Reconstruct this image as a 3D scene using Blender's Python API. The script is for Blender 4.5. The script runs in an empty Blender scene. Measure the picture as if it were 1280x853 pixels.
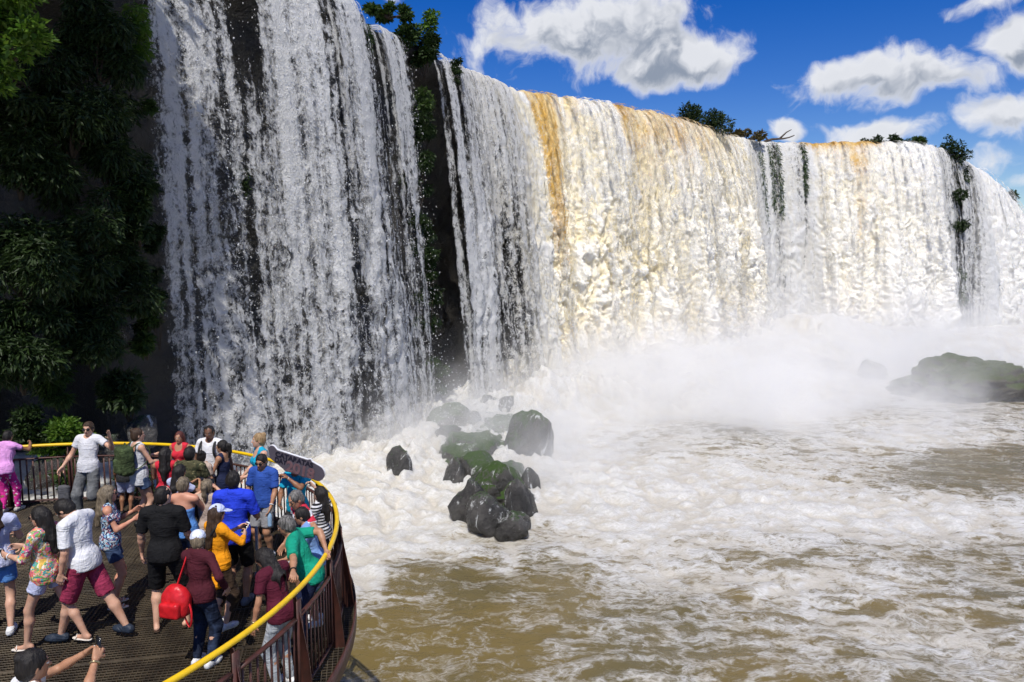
import bpy, bmesh, math, random
import numpy as np
from mathutils import Vector, Matrix

# ------------------------------------------------------------------ camera, sky, sun, exposure
SC = bpy.context.scene
COL = SC.collection
R = math.radians
PXW, PXH, FPX = 1280.0, 853.0, 900.0
CAM = np.array([0.0, 0.0, 4.45])
HORIZON = 330.0
PITCH = -math.atan((PXH / 2 - HORIZON) / FPX)

cam_d = bpy.data.cameras.new('camera')
cam_d.sensor_width = 36.0
cam_d.lens = 36.0 * FPX / PXW
cam_d.clip_start = 0.1
cam_d.clip_end = 20000.0
cam_o = bpy.data.objects.new('camera', cam_d)
cam_o.location = CAM
cam_o.rotation_euler = (R(90) + PITCH, 0, 0)
COL.objects.link(cam_o)
SC.camera = cam_o

SUN_EL, SUN_AZ = R(58), math.atan2(-0.07, -0.9975)      # azimuth: direction towards the sun, x=sin, y=cos
SUN_DIR = Vector((math.cos(SUN_EL) * math.sin(SUN_AZ), math.cos(SUN_EL) * math.cos(SUN_AZ), math.sin(SUN_EL)))
sun_d = bpy.data.lights.new('sun', 'SUN')
sun_d.energy = 4.3
sun_d.angle = R(0.53)
sun_d.color = (1.0, 0.955, 0.88)
sun_o = bpy.data.objects.new('sun', sun_d)
sun_o.rotation_euler = SUN_DIR.to_track_quat('Z', 'Y').to_euler()
sun_o.location = (0, 0, 60)
COL.objects.link(sun_o)

SC.view_settings.view_transform = 'Standard'
SC.view_settings.look = 'None'
SC.view_settings.gamma = 1.0
SC.view_settings.exposure = 0.12
SC.view_settings.use_curve_mapping = False
SC.render.engine = 'CYCLES'
cy = SC.cycles
cy.use_denoising = True
try:
    cy.denoiser = 'OPENIMAGEDENOISE'
except Exception:
    pass
cy.max_bounces = 10
cy.diffuse_bounces = 3
cy.glossy_bounces = 2
cy.transmission_bounces = 3
cy.transparent_max_bounces = 14
cy.volume_bounces = 8
cy.volume_step_rate = 2.0
cy.volume_max_steps = 64
cy.caustics_reflective = False
cy.caustics_refractive = False
cy.use_adaptive_sampling = True
cy.adaptive_threshold = 0.035


class NT:
    """little helper to write node trees"""
    def __init__(self, tree):
        self.t = tree
        tree.nodes.clear()

    def n(self, typ, props=None, **ins):
        nd = self.t.nodes.new(typ)
        for k, v in (props or {}).items():
            setattr(nd, k, v)
        for k, v in ins.items():
            key = int(k[1:]) if k[0] == 'i' and k[1:].isdigit() else k.replace('_', ' ')
            self.put(nd.inputs[key], v)
        return nd

    def put(self, sock, v):
        if isinstance(v, bpy.types.NodeSocket):
            self.t.links.new(v, sock)
        elif isinstance(v, bpy.types.Node):
            self.t.links.new(v.outputs[0], sock)
        else:
            if isinstance(v, (tuple, list)) and len(v) == 3 and sock.type == 'RGBA':
                v = (*v, 1.0)
            sock.default_value = v

    def m(self, op, a, b=0.0, c=None, clamp=False):
        nd = self.t.nodes.new('ShaderNodeMath')
        nd.operation = op
        nd.use_clamp = clamp
        self.put(nd.inputs[0], a)
        self.put(nd.inputs[1], b)
        if c is not None:
            self.put(nd.inputs[2], c)
        return nd.outputs[0]

    def vm(self, op, a, b=(0, 0, 0), scale=None):
        nd = self.t.nodes.new('ShaderNodeVectorMath')
        nd.operation = op
        self.put(nd.inputs[0], a)
        if op != 'SCALE':
            self.put(nd.inputs[1], b)
        else:
            self.put(nd.inputs[3], scale)
        return nd.outputs['Value'] if op in ('LENGTH', 'DOT_PRODUCT', 'DISTANCE') else nd.outputs[0]

    def noise(self, vec, scale, detail=4, rough=0.55, dist=0.0, typ='FBM', dims='3D', color=False):
        nd = self.t.nodes.new('ShaderNodeTexNoise')
        nd.noise_dimensions = dims
        try:
            nd.noise_type = typ
        except Exception:
            pass
        self.put(nd.inputs['Vector'], vec)
        self.put(nd.inputs['Scale'], scale)
        self.put(nd.inputs['Detail'], detail)
        self.put(nd.inputs['Roughness'], rough)
        self.put(nd.inputs['Distortion'], dist)
        return nd.outputs['Color'] if color else nd.outputs[0]

    def ss(self, v, a, b, to0=0.0, to1=1.0):
        nd = self.t.nodes.new('ShaderNodeMapRange')
        nd.interpolation_type = 'SMOOTHSTEP'
        self.put(nd.inputs[0], v)
        self.put(nd.inputs[1], a)
        self.put(nd.inputs[2], b)
        self.put(nd.inputs[3], to0)
        self.put(nd.inputs[4], to1)
        return nd.outputs[0]

    def mix(self, f, a, b, blend='MIX'):
        nd = self.t.nodes.new('ShaderNodeMix')
        nd.data_type = 'RGBA'
        nd.blend_type = blend
        self.put(nd.inputs[0], f)
        self.put(nd.inputs[6], a)
        self.put(nd.inputs[7], b)
        return nd.outputs[2]

    def mapping(self, vec, scale=(1, 1, 1), loc=(0, 0, 0), rot=(0, 0, 0)):
        nd = self.t.nodes.new('ShaderNodeMapping')
        self.put(nd.inputs[0], vec)
        nd.inputs['Location'].default_value = loc
        nd.inputs['Rotation'].default_value = rot
        nd.inputs['Scale'].default_value = scale
        return nd.outputs[0]

    def attr(self, name, out='Fac'):
        nd = self.t.nodes.new('ShaderNodeAttribute')
        nd.attribute_name = name
        return nd.outputs[out]


# ---- pixel <-> direction helpers (a pixel gives only a direction; depth comes from the plane it lies on)
def ray(px, py):
    d = np.array([(px - PXW / 2) / FPX, 1.0, -(py - PXH / 2) / FPX])
    c, s = math.cos(PITCH), math.sin(PITCH)
    return np.array([d[0], d[1] * c - d[2] * s, d[1] * s + d[2] * c])


def on_z(px, py, z):
    d = ray(px, py)
    return CAM + d * ((z - CAM[2]) / d[2])


def at_y(px, py, y):
    d = ray(px, py)
    return CAM + d * (y / d[1])


def azel(px, py):
    d = ray(px, py)
    return math.atan2(d[0], d[1]), math.atan2(d[2], math.hypot(d[0], d[1]))


# ---- world: Nishita sky with cumulus
world = bpy.data.worlds.new('World')
SC.world = world
world.use_nodes = True
world.cycles.sampling_method = 'MANUAL'
world.cycles.sample_map_resolution = 512
W = NT(world.node_tree)
sky = W.n('ShaderNodeTexSky', dict(sky_type='NISHITA', sun_disc=False, sun_elevation=SUN_EL,
                                   sun_rotation=SUN_AZ, altitude=200.0, air_density=1.0, dust_density=0.35, ozone_density=2.2))
hs = W.n('ShaderNodeHueSaturation', Color=sky.outputs[0], Saturation=1.52, Value=0.98, Hue=0.524)
gen = W.n('ShaderNodeTexCoord').outputs['Generated']
sx = W.n('ShaderNodeSeparateXYZ', Vector=gen)
AZ = W.m('ARCTAN2', sx.outputs[0], sx.outputs[1])
EL = W.m('ARCSINE', sx.outputs[2])
CLOUDS = [  # px, py, half width px, half height px, strength
    (735, 42, 140, 54, 1.0), (842, 72, 92, 36, 1.0), (640, 48, 64, 22, .85), (905, 84, 40, 16, .6),
    (1070, 90, 74, 28, 1.0), (1150, 102, 86, 30, 1.0), (1258, 140, 60, 26, 1.0),
    (1274, 60, 36, 32, 1.0), (1105, 166, 64, 22, 1.0), (990, 163, 22, 13, .8),
    (1205, 6, 50, 14, .62), (500, 2, 60, 14, .6), (1225, 205, 40, 18, .6), (1290, 228, 30, 12, .7),
    (1420, 120, 90, 40, 1.0), (1560, 60, 140, 60, 1.0), (380, -160, 150, 70, 1.0), (820, -220, 170, 70, 1.0), (1230, -170, 130, 60, 1.0),
]


comb = W.n('ShaderNodeCombineXYZ', X=AZ, Y=EL, Z=0.0).outputs[0]
warp = W.noise(comb, 9.0, 3, 0.6, dims='2D', color=True)
pv = W.vm('ADD', comb, W.vm('SCALE', W.vm('SUBTRACT', warp, (0.5, 0.5, 0.5)), scale=0.055))
low = W.noise(W.vm('ADD', gen, (3.1, 1.7, 0.4)), 2.6, 2, 0.5)
# beyond the frame: the same kind of scattered cumulus
rest = W.m('MULTIPLY', W.ss(low, 0.50, 0.64), W.ss(W.m('ABSOLUTE', AZ), 0.85, 1.15))


def cloud_field(p, detail):
    f = rest
    for (cx, cy_, hw, hh, st) in CLOUDS:
        a0, e0 = azel(cx, cy_)
        q = W.vm('MULTIPLY', W.vm('SUBTRACT', p, (a0, e0, 0)), (FPX / hw, FPX / hh, 0))
        g = W.m('MULTIPLY', W.m('POWER', 2.718, W.m('MULTIPLY', W.vm('DOT_PRODUCT', q, q), -0.9)), st)
        f = W.m('MAXIMUM', f, g)
    det = W.noise(p, 13.0, detail, 0.60, dims='2D')
    return W.m('ADD', f, W.m('MULTIPLY', W.m('SUBTRACT', det, 0.5), 1.25))


d0 = cloud_field(pv, 7)
d1 = cloud_field(W.vm('ADD', pv, (-0.010, 0.022, 0)), 4)
cov = W.ss(d0, 0.38, 0.78)
lit = W.ss(W.m('SUBTRACT', d0, d1), -0.10, 0.30)
thick = W.ss(d0, 0.52, 0.95)
shade = W.m('MULTIPLY', thick, W.m('SUBTRACT', 1.0, W.m('MULTIPLY', lit, 0.85)), clamp=True)
ccol = W.mix(shade, (7.6, 7.7, 8.0), (2.5, 2.9, 3.6))
skyc = W.mix(W.m('MULTIPLY', cov, 0.96), hs.outputs[0], ccol)
bg = W.n('ShaderNodeBackground', Color=skyc, Strength=0.105)
W.n('ShaderNodeOutputWorld', Surface=bg.outputs[0])

# ------------------------------------------------------------------ numpy noise and mesh helpers
_rng = np.random.RandomState(7)
_PERM = np.concatenate([_rng.permutation(256)] * 3).astype(np.int64)
_G = _rng.normal(size=(256, 3))
_G /= np.linalg.norm(_G, axis=1)[:, None]


def perlin(P):
    P = np.asarray(P, float)
    I = np.floor(P).astype(np.int64)
    F = P - I
    I &= 255
    U = F * F * F * (F * (F * 6 - 15) + 10)
    res = 0
    for dx in (0, 1):
        wx = U[:, 0] if dx else 1 - U[:, 0]
        a = _PERM[(I[:, 0] + dx) & 255]
        for dy in (0, 1):
            wy = U[:, 1] if dy else 1 - U[:, 1]
            b = _PERM[(a + I[:, 1] + dy) & 255]
            for dz in (0, 1):
                wz = U[:, 2] if dz else 1 - U[:, 2]
                g = _G[_PERM[(b + I[:, 2] + dz) & 255]]
                dot = g[:, 0] * (F[:, 0] - dx) + g[:, 1] * (F[:, 1] - dy) + g[:, 2] * (F[:, 2] - dz)
                res = res + wx * wy * wz * dot
    return res * 1.5


def fbm(P, octaves=4, gain=0.5, lac=2.03, billow=False):
    P = np.asarray(P, float)
    out = np.zeros(len(P))
    a, tot = 1.0, 0.0
    for k in range(octaves):
        v = perlin(P + k * 17.31)
        out += a * (np.abs(v) * 2 - 0.55 if billow else v)
        tot += a
        a *= gain
        P = P * lac
    return out / tot


def ssn(x, a, b):
    t = np.clip((np.asarray(x, float) - a) / (b - a), 0, 1)
    return t * t * (3 - 2 * t)


def tag(o, label=None, cat=None, group=None, kind=None):
    if label:
        o['label'] = label
    if cat:
        o['category'] = cat
    if group:
        o['group'] = group
    if kind:
        o['kind'] = kind
    return o


def mesh_np(name, V, F, mat=None, parent=None, smooth=True, attrs=None, fmat=None, mats=None):
    """V (n,3); F int array (m,k) or list of such arrays (tris / quads)"""
    Fs = F if isinstance(F, list) else [F]
    Fs = [np.asarray(f, np.int32) for f in Fs if len(f)]
    me = bpy.data.meshes.new(name)
    V = np.ascontiguousarray(V, np.float32)
    me.vertices.add(len(V))
    me.vertices.foreach_set('co', V.ravel())
    loops = np.concatenate([f.ravel() for f in Fs])
    sizes = np.concatenate([np.full(len(f), f.shape[1], np.int32) for f in Fs])
    starts = np.concatenate([[0], np.cumsum(sizes)[:-1]]).astype(np.int32)
    me.loops.add(len(loops))
    me.loops.foreach_set('vertex_index', loops.astype(np.int32))
    me.polygons.add(len(sizes))
    me.polygons.foreach_set('loop_start', starts)
    me.polygons.foreach_set('loop_total', sizes)
    if smooth:
        me.polygons.foreach_set('use_smooth', np.ones(len(sizes), bool))
    for k, v in (attrs or {}).items():
        v = np.asarray(v, np.float32)
        if v.ndim == 1:
            a = me.attributes.new(k, 'FLOAT', 'POINT')
            a.data.foreach_set('value', v)
        else:
            a = me.attributes.new(k, 'FLOAT_VECTOR', 'POINT')
            a.data.foreach_set('vector', np.ascontiguousarray(v).ravel())
    for m in (mats or ([mat] if mat else [])):
        me.materials.append(m)
    if fmat is not None:
        me.polygons.foreach_set('material_index', np.asarray(fmat, np.int32))
    me.update(calc_edges=True)
    o = bpy.data.objects.new(name, me)
    COL.objects.link(o)
    if parent is not None:
        o.parent = parent
    return o


def link_mesh(name, me, parent=None, mw=None):
    o = bpy.data.objects.new(name, me)
    COL.objects.link(o)
    if parent is not None:
        o.parent = parent
    if mw is not None:
        o.matrix_local = mw
    return o


def empty(name, loc=(0, 0, 0), rz=0.0):
    o = bpy.data.objects.new(name, None)
    o.empty_display_size = 0.2
    o.location = loc
    o.rotation_euler = (0, 0, rz)
    COL.objects.link(o)
    return o


def grid_faces(nu, nv):
    i = np.arange(nu - 1)[:, None] * nv + np.arange(nv - 1)[None, :]
    i = i.ravel()
    return np.stack([i, i + nv, i + nv + 1, i + 1], 1)


class MB:
    """collects boxes, tubes and lofts; build() links them as ONE mesh object"""
    def __init__(self):
        self.V, self.Q, self.T, self.n = [], [], [], 0

    def add(self, V, Q=None, T=None):
        V = np.asarray(V, float)
        if Q is not None and len(Q):
            self.Q.append(np.asarray(Q) + self.n)
        if T is not None and len(T):
            self.T.append(np.asarray(T) + self.n)
        self.V.append(V)
        self.n += len(V)
        return self

    def box(self, c, s, ax=None):
        c = np.asarray(c, float)
        h = np.asarray(s, float) / 2
        v = np.array([[x, y, z] for x in (-1, 1) for y in (-1, 1) for z in (-1, 1)], float) * h
        if ax is not None:
            v = v @ np.asarray(ax, float)
        return self.add(v + c, [[0, 1, 3, 2], [4, 6, 7, 5], [0, 4, 5, 1], [2, 3, 7, 6], [0, 2, 6, 4], [1, 5, 7, 3]])

    def tube(self, pts, r, k=8, closed_ends=True, flat=None):
        pts = np.asarray(pts, float)
        n = len(pts)
        r = np.broadcast_to(np.asarray(r, float), (n,))
        tang = np.gradient(pts, axis=0)
        tang /= np.linalg.norm(tang, axis=1)[:, None] + 1e-9
        up = np.array([0, 0, 1.0]) if abs(tang[0][2]) < 0.9 else np.array([1.0, 0, 0])
        a = np.arange(k) / k * 2 * np.pi
        V = []
        nprev = None
        for i in range(n):
            t = tang[i]
            s = np.cross(t, up) if nprev is None else nprev - t * np.dot(nprev, t)
            s /= np.linalg.norm(s) + 1e-9
            nprev = s
            b = np.cross(s, t)
            V.append(pts[i] + r[i] * (np.cos(a)[:, None] * s + np.sin(a)[:, None] * b * (flat or 1.0)))
        V = np.concatenate(V)
        Q = []
        for i in range(n - 1):
            for j in range(k):
                j2 = (j + 1) % k
                Q.append([i * k + j, i * k + j2, (i + 1) * k + j2, (i + 1) * k + j])
        T = []
        if closed_ends:
            V = np.concatenate([V, pts[:1], pts[-1:]])
            for j in range(k):
                j2 = (j + 1) % k
                T.append([n * k, j2, j])
                T.append([n * k + 1, (n - 1) * k + j, (n - 1) * k + j2])
        return self.add(V, Q, T)

    def build(self, name, mat=None, parent=None, smooth=False, **kw):
        V = np.concatenate(self.V)
        F = []
        if self.Q:
            F.append(np.concatenate(self.Q))
        if self.T:
            F.append(np.concatenate(self.T))
        return mesh_np(name, V, F, mat, parent, smooth, **kw)


def mat(name, build):
    m = bpy.data.materials.new(name)
    m.use_nodes = True
    nt = NT(m.node_tree)
    build(nt)
    return m


def out(nt, surf=None, vol=None, disp=None):
    o = nt.n('ShaderNodeOutputMaterial')
    if surf is not None:
        nt.put(o.inputs['Surface'], surf)
    if vol is not None:
        nt.put(o.inputs['Volume'], vol)
    return o


def bump(nt, h, strength=0.5, dist=0.05):
    return nt.n('ShaderNodeBump', Strength=strength, Distance=dist, Height=h).outputs[0]


def princ(nt, color, rough=0.6, normal=None, metal=0.0, spec=0.4, **kw):
    p = nt.n('ShaderNodeBsdfPrincipled', Roughness=rough, Metallic=metal)
    nt.put(p.inputs['Base Color'], color)
    p.inputs['Specular IOR Level'].default_value = spec
    if normal is not None:
        nt.put(p.inputs['Normal'], normal)
    for k, v in kw.items():
        nt.put(p.inputs[k.replace('_', ' ')], v)
    return p.outputs[0]


def pos(nt):
    return nt.n('ShaderNodeNewGeometry').outputs['Position']


def objc(nt):
    return nt.n('ShaderNodeTexCoord').outputs['Object']


# ---- plain procedural materials
def simple(name, col, rough=0.6, var=0.25, scale=12.0, bmp=0.3, bd=0.01, metal=0.0, spec=0.4, col2=None, detail=5):
    def b(nt):
        p = objc(nt)
        n1 = nt.noise(p, scale, detail, 0.6)
        n2 = nt.noise(p, scale * 6, 4, 0.6)
        c2 = col2 or tuple(c * (1 - var) for c in col)
        c = nt.mix(nt.ss(n1, 0.35, 0.65), tuple(col), tuple(c2))
        out(nt, princ(nt, c, rough, bump(nt, nt.m('ADD', n1, nt.m('MULTIPLY', n2, 0.4)), bmp, bd), metal, spec))
    return mat(name, b)


def m_rock(name, base, base2, moss=0.0, moss_col=(0.035, 0.075, 0.012), wet=0.35, scale=0.8, rivulet=0.0):
    def b(nt):
        p = pos(nt)
        n1 = nt.noise(p, scale, 8, 0.62)
        n2 = nt.noise(p, scale * 7, 6, 0.65)
        n3 = nt.noise(p, scale * 30, 4, 0.6)
        c = nt.mix(nt.ss(n1, 0.35, 0.65), base, base2)
        c = nt.mix(nt.m('MULTIPLY', nt.ss(n2, 0.45, 0.7), 0.5), c, tuple(x * 0.4 for x in base))
        h = nt.m('ADD', nt.m('ADD', n1, nt.m('MULTIPLY', n2, 0.4)), nt.m('MULTIPLY', n3, 0.2))
        if moss > 0:
            nz = nt.n('ShaderNodeSeparateXYZ', Vector=nt.n('ShaderNodeNewGeometry').outputs['Normal']).outputs[2]
            mk = nt.ss(nt.m('ADD', nt.m('MULTIPLY', nz, 0.55), n2), 1.05 - moss * 0.75, 1.25 - moss * 0.75)
            mc = nt.mix(n3, tuple(x * 0.55 for x in moss_col), tuple(min(1, x * 1.5) for x in moss_col))
            c = nt.mix(mk, c, mc)
            rough = nt.ss(mk, 0, 1, wet, 0.95)
        else:
            rough = wet
        if rivulet > 0:       # shreds of white water running down the rock
            rv = nt.noise(nt.mapping(p, (2.2, 2.2, .55)), 1.0, 5, .7, .6)
            rk = nt.ss(nt.m('ADD', rv, nt.m('MULTIPLY', n3, .25)), .86 - rivulet * .3, .95 - rivulet * .3)
            c = nt.mix(rk, c, (.62, .63, .63))
        out(nt, princ(nt, c, rough, bump(nt, h, 0.8, 0.25), 0, 0.45))
    return mat(name, b)

# ------------------------------------------------------------------ the falls: crest line in plan
WATER_Z, CREST_Z = -4.0, 16.5
H_FALL = CREST_Z - WATER_Z
_cr = [(-520, -38.0, -18.0, 20.0), (-330, -28.0, -3.0, 19.5), (-200, -22.6, 8.0, 19.0), (-80, -19.8, 15.0, 18.4), (40, -17.2, 20.6, 17.8),
       (130, -15.0, 24.4, 17.2), (190, -13.3, 26.5, 16.8), (320, -10.5, 29.6, 16.6)]
for (px, py) in [(440, -2), (470, 30), (545, 66), (600, 92), (650, 113), (740, 126), (850, 150), (930, 174), (1000, 178), (1080, 178), (1160, 181)]:
    p = on_z(px, py, CREST_Z)
    _cr.append((px, p[0], p[1], CREST_Z))
for (px, py, y) in [(1210, 204, 79.0), (1245, 236, 86.0), (1290, 305, 92.0), (1345, 340, 98.0)]:
    p = at_y(px, py, y)
    _cr.append((px, p[0], p[1], p[2]))
_cr.append((1800, 190.0, 150.0, 8.0))
_cr = np.array(_cr)


def _smooth_curve(s):
    """Catmull-Rom through the crest points"""
    k = np.clip(np.searchsorted(_cr[:, 0], s) - 1, 0, len(_cr) - 2)
    t = ((s - _cr[k, 0]) / (_cr[k + 1, 0] - _cr[k, 0]))[:, None]
    p1, p2 = _cr[k, 1:], _cr[k + 1, 1:]
    h = (_cr[k + 1, 0] - _cr[k, 0])[:, None]

    def tan(i):
        a, b = np.clip(i - 1, 0, len(_cr) - 1), np.clip(i + 1, 0, len(_cr) - 1)
        return (_cr[b, 1:] - _cr[a, 1:]) / (_cr[b, 0] - _cr[a, 0])[:, None]
    m1, m2 = tan(k) * h, tan(k + 1) * h
    t2, t3 = t * t, t * t * t
    return (2 * t3 - 3 * t2 + 1) * p1 + (t3 - 2 * t2 + t) * m1 + (-2 * t3 + 3 * t2) * p2 + (t3 - t2) * m2


_SS = np.linspace(-520, 1800, 4000)
_CP = _smooth_curve(_SS)
_tan = np.gradient(_CP[:, :2], axis=0)
_tan /= np.linalg.norm(_tan, axis=1)[:, None]
_nor = np.stack([_tan[:, 1], -_tan[:, 0]], 1)
_kern = np.hanning(161)
_kern /= _kern.sum()
_nor = np.stack([np.convolve(np.pad(_nor[:, i], 80, 'edge'), _kern, 'valid') for i in (0, 1)], 1)
_nor /= np.linalg.norm(_nor, axis=1)[:, None]
_arc = np.concatenate([[0], np.cumsum(np.linalg.norm(np.diff(_CP[:, :2], axis=0), axis=1))])


def crest(s):
    s = np.asarray(s, float)
    return np.stack([np.interp(s, _SS, _CP[:, i]) for i in range(3)], 1)


def cnormal(s):
    s = np.asarray(s, float)
    n = np.stack([np.interp(s, _SS, _nor[:, i]) for i in range(2)], 1)
    return n / np.linalg.norm(n, axis=1)[:, None]


def arc_of(s):
    return np.interp(s, _SS, _arc)


def s_of(a):
    return np.interp(a, _arc, _SS)


def table(x, pts):
    p = np.array(pts)
    return np.interp(x, p[:, 0], p[:, 1])


DENS = [(184, 0.0), (190, 0.506), (205, 0.588), (283, 0.54), (290, 0.082), (300, 0.18), (304, 0.066), (316, 0.082), (326, 0.506), (345, 0.604), (388, 0.637), (398, 0.449), (404, 0.311), (412, 0.556), (436, 0.604), (446, 0.368), (452, 0.098), (464, 0.098), (470, 0.54), (490, 0.588), (500, 0.425), (506, 0.0), (540, 0.0), (545, 0.495), (552, 0.658), (558, 0.297), (566, 0.531), (590, 0.658), (612, 0.584), (640, 0.828), (652, 1), (920, 1), (928, 0.72), (936, 0.5), (944, 0.62), (955, 0.74), (964, 0.46), (972, 0.74), (992, 0.62), (1000, 0.54), (1010, 0.8), (1022, 1), (1150, 1), (1160, 0.8), (1168, 0.504), (1178, 0.65), (1184, 0.504), (1196, 0.504), (1206, 0.538), (1214, 0.85), (1230, 1), (1345, 1)]
DENSLOW = [(184, 0.0), (192, 0.458), (290, 0.522), (310, 0.475), (328, 0.49), (385, 0.556), (402, 0.392), (420, 0.556), (470, 0.449), (495, 0.474), (503, 0.0), (540, 0.0), (547, 0.558), (572, 0.637), (584, 0.472), (610, 0.472), (630, 0.658), (650, 1), (920, 1), (935, 0.6), (950, 0.82), (966, 0.55), (985, 0.8), (1005, 0.66), (1022, 1), (1150, 1), (1166, 0.739), (1180, 0.504), (1200, 0.504), (1216, 0.9), (1345, 1)]
OUTW = [(-500, 1.5), (184, 2.0), (420, 2.6), (500, 2.3), (545, 2.6), (600, 3.0), (650, 4.2), (900, 5.0), (935, 3.2), (1000, 3.4), (1030, 5.0), (1150, 5.5), (1170, 3.0), (1200, 3.0), (1230, 6.0), (1345, 8.0)]
AMP = [(184, .25), (540, .25), (610, .35), (655, .95), (915, 1.0), (935, .4), (1005, .4), (1025, 1.0), (1150, 1.0), (1170, .35), (1205, .4), (1225, 1.0), (1345, 1.1)]
BROWN = [(600, 0), (642, .05), (652, .75), (668, .95), (684, .75), (692, .4), (704, .62), (716, .55), (730, .3), (752, .35), (765, .85), (785, .75), (800, .68), (830, .72), (870, .62), (905, .55), (918, .25),
         (940, .15), (990, .4), (1003, .7), (1020, .9), (1060, .95), (1092, .8), (1102, .2), (1150, .12), (1170, .05), (1345, 0)]
BROWNDOWN = [(600, 0), (648, .1), (660, .8), (676, .75), (690, .22), (752, .15), (775, .42), (800, .32), (860, .25), (910, .15), (1000, .15), (1030, .2), (1050, .25), (1062, .55), (1074, .4), (1085, .15), (1110, .08), (1345, 0)]


def fall_sheet(name, s0, s1, du, dv, mat_, layer=0, zb=WATER_Z - 0.6, label=None, parent=None, amp_k=1.0, dens_k=1.0):
    a0, a1 = arc_of(s0), arc_of(s1)
    ua = np.linspace(a0 - .03, a1 + .03, int((a1 - a0) / du) + 2)
    s = s_of(ua)
    C, N = crest(s), cnormal(s)
    H = H_FALL
    lip = np.array([-1.6, -1.1, -0.7, -0.4, -0.2, -0.08])
    dd = np.concatenate([[0.0, 0.02, 0.06, 0.13, 0.24, 0.4], np.arange(0.55, H + 1, dv)])
    nu, nl, nd = len(s), len(lip), len(dd)
    nv = nl + nd
    drop = np.concatenate([np.zeros(nl), dd])
    frac = drop / H
    ow = table(s, OUTW)
    off = np.concatenate([np.tile(lip, (nu, 1)), ow[:, None] * np.sqrt(frac[nl:])[None, :]], 1) - layer * 0.55
    S = np.repeat(s, nv)
    U = np.repeat(ua, nv)
    D = np.tile(drop, nu)
    FR = np.tile(frac, nu)
    crest_h = 0.34 * fbm(np.stack([ua / 3.0, ua * 0, ua * 0 + 3], 1), 3) + 0.20 * fbm(np.stack([ua / .7, ua * 0, ua * 0 + 8], 1), 2)
    Z = np.repeat(C[:, 2] + crest_h, nv) - D * np.repeat((C[:, 2] - zb) / H, nv)
    NX, NY = np.repeat(N[:, 0], nv), np.repeat(N[:, 1], nv)
    o = off.ravel()
    amp = table(S, AMP) * amp_k
    L = layer * 31.7
    q = np.stack([U, D, np.full_like(U, L)], 1)
    fold = fbm(q * [1 / 2.8, 1 / 16.0, 1], 3) * 1.5
    streak = fbm(q * [1 / .8, 1 / 9.0, 1] + 5, 3)
    wq = np.stack([fbm(q * [1 / 2.0, 1 / 3.0, 1] + 40, 2), fbm(q * [1 / 2.0, 1 / 3.0, 1] + 50, 2), U * 0], 1) * [1.0, 1.8, 0]
    clump = fbm((q + wq) * [1 / 1.3, 1 / 2.0, 1] + 9, 5, 0.60, billow=True)
    calm = .35 + .65 * ssn(fbm(q * [1 / 4.5, 1 / 8.0, 1] + 60, 2), -.25, .25)
    clump = clump * calm
    fine = fbm((q + wq) * [1 / .45, 1 / .75, 1] + 21, 4, 0.62, billow=True)
    g = ssn(FR, 0.0, 0.75)
    disp = amp * ((0.25 + 1.0 * g) * fold * 1.1 + (0.16 + 0.42 * g) * streak + (0.16 + 1.05 * g) * clump + (0.12 + 0.34 * g) * fine)
    disp *= np.clip(0.15 + D * 0.9, 0, 1)
    X = np.repeat(C[:, 0], nv) + NX * (o + disp)
    Y = np.repeat(C[:, 1], nv) + NY * (o + disp)
    Z = Z + amp * fine * 0.12 * (D > .3) + amp * clump * 0.25 * g
    gd = ssn(FR, 0.06, np.where((S > 280) & (S < 330), .35, .7))
    dens = (table(S, DENS) * (1 - gd) + table(S, DENSLOW) * gd) * dens_k
    warm = table(S, [(560, 0), (655, 1), (915, 1), (940, .25), (1005, .3), (1030, .8), (1100, .4), (1150, .2), (1345, 0)])
    br = table(S, BROWN) * np.exp(-D / np.where(S > 980, 1.2, 2.6)) + table(S, BROWNDOWN) * ssn(D, .3, 2.0) * (1 - ssn(FR, .35, .9)) * 0.9
    flow = np.stack([U, D, np.full_like(U, L)], 1)
    V = np.stack([X, Y, Z], 1)
    return mesh_np(name, V, grid_faces(nu, nv), mat_, parent, True, dict(flow=flow, dens=dens, brown=br, warm=warm, cav=np.clip(.5 + clump * 1.1 + fold * .35, 0, 1)))


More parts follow.
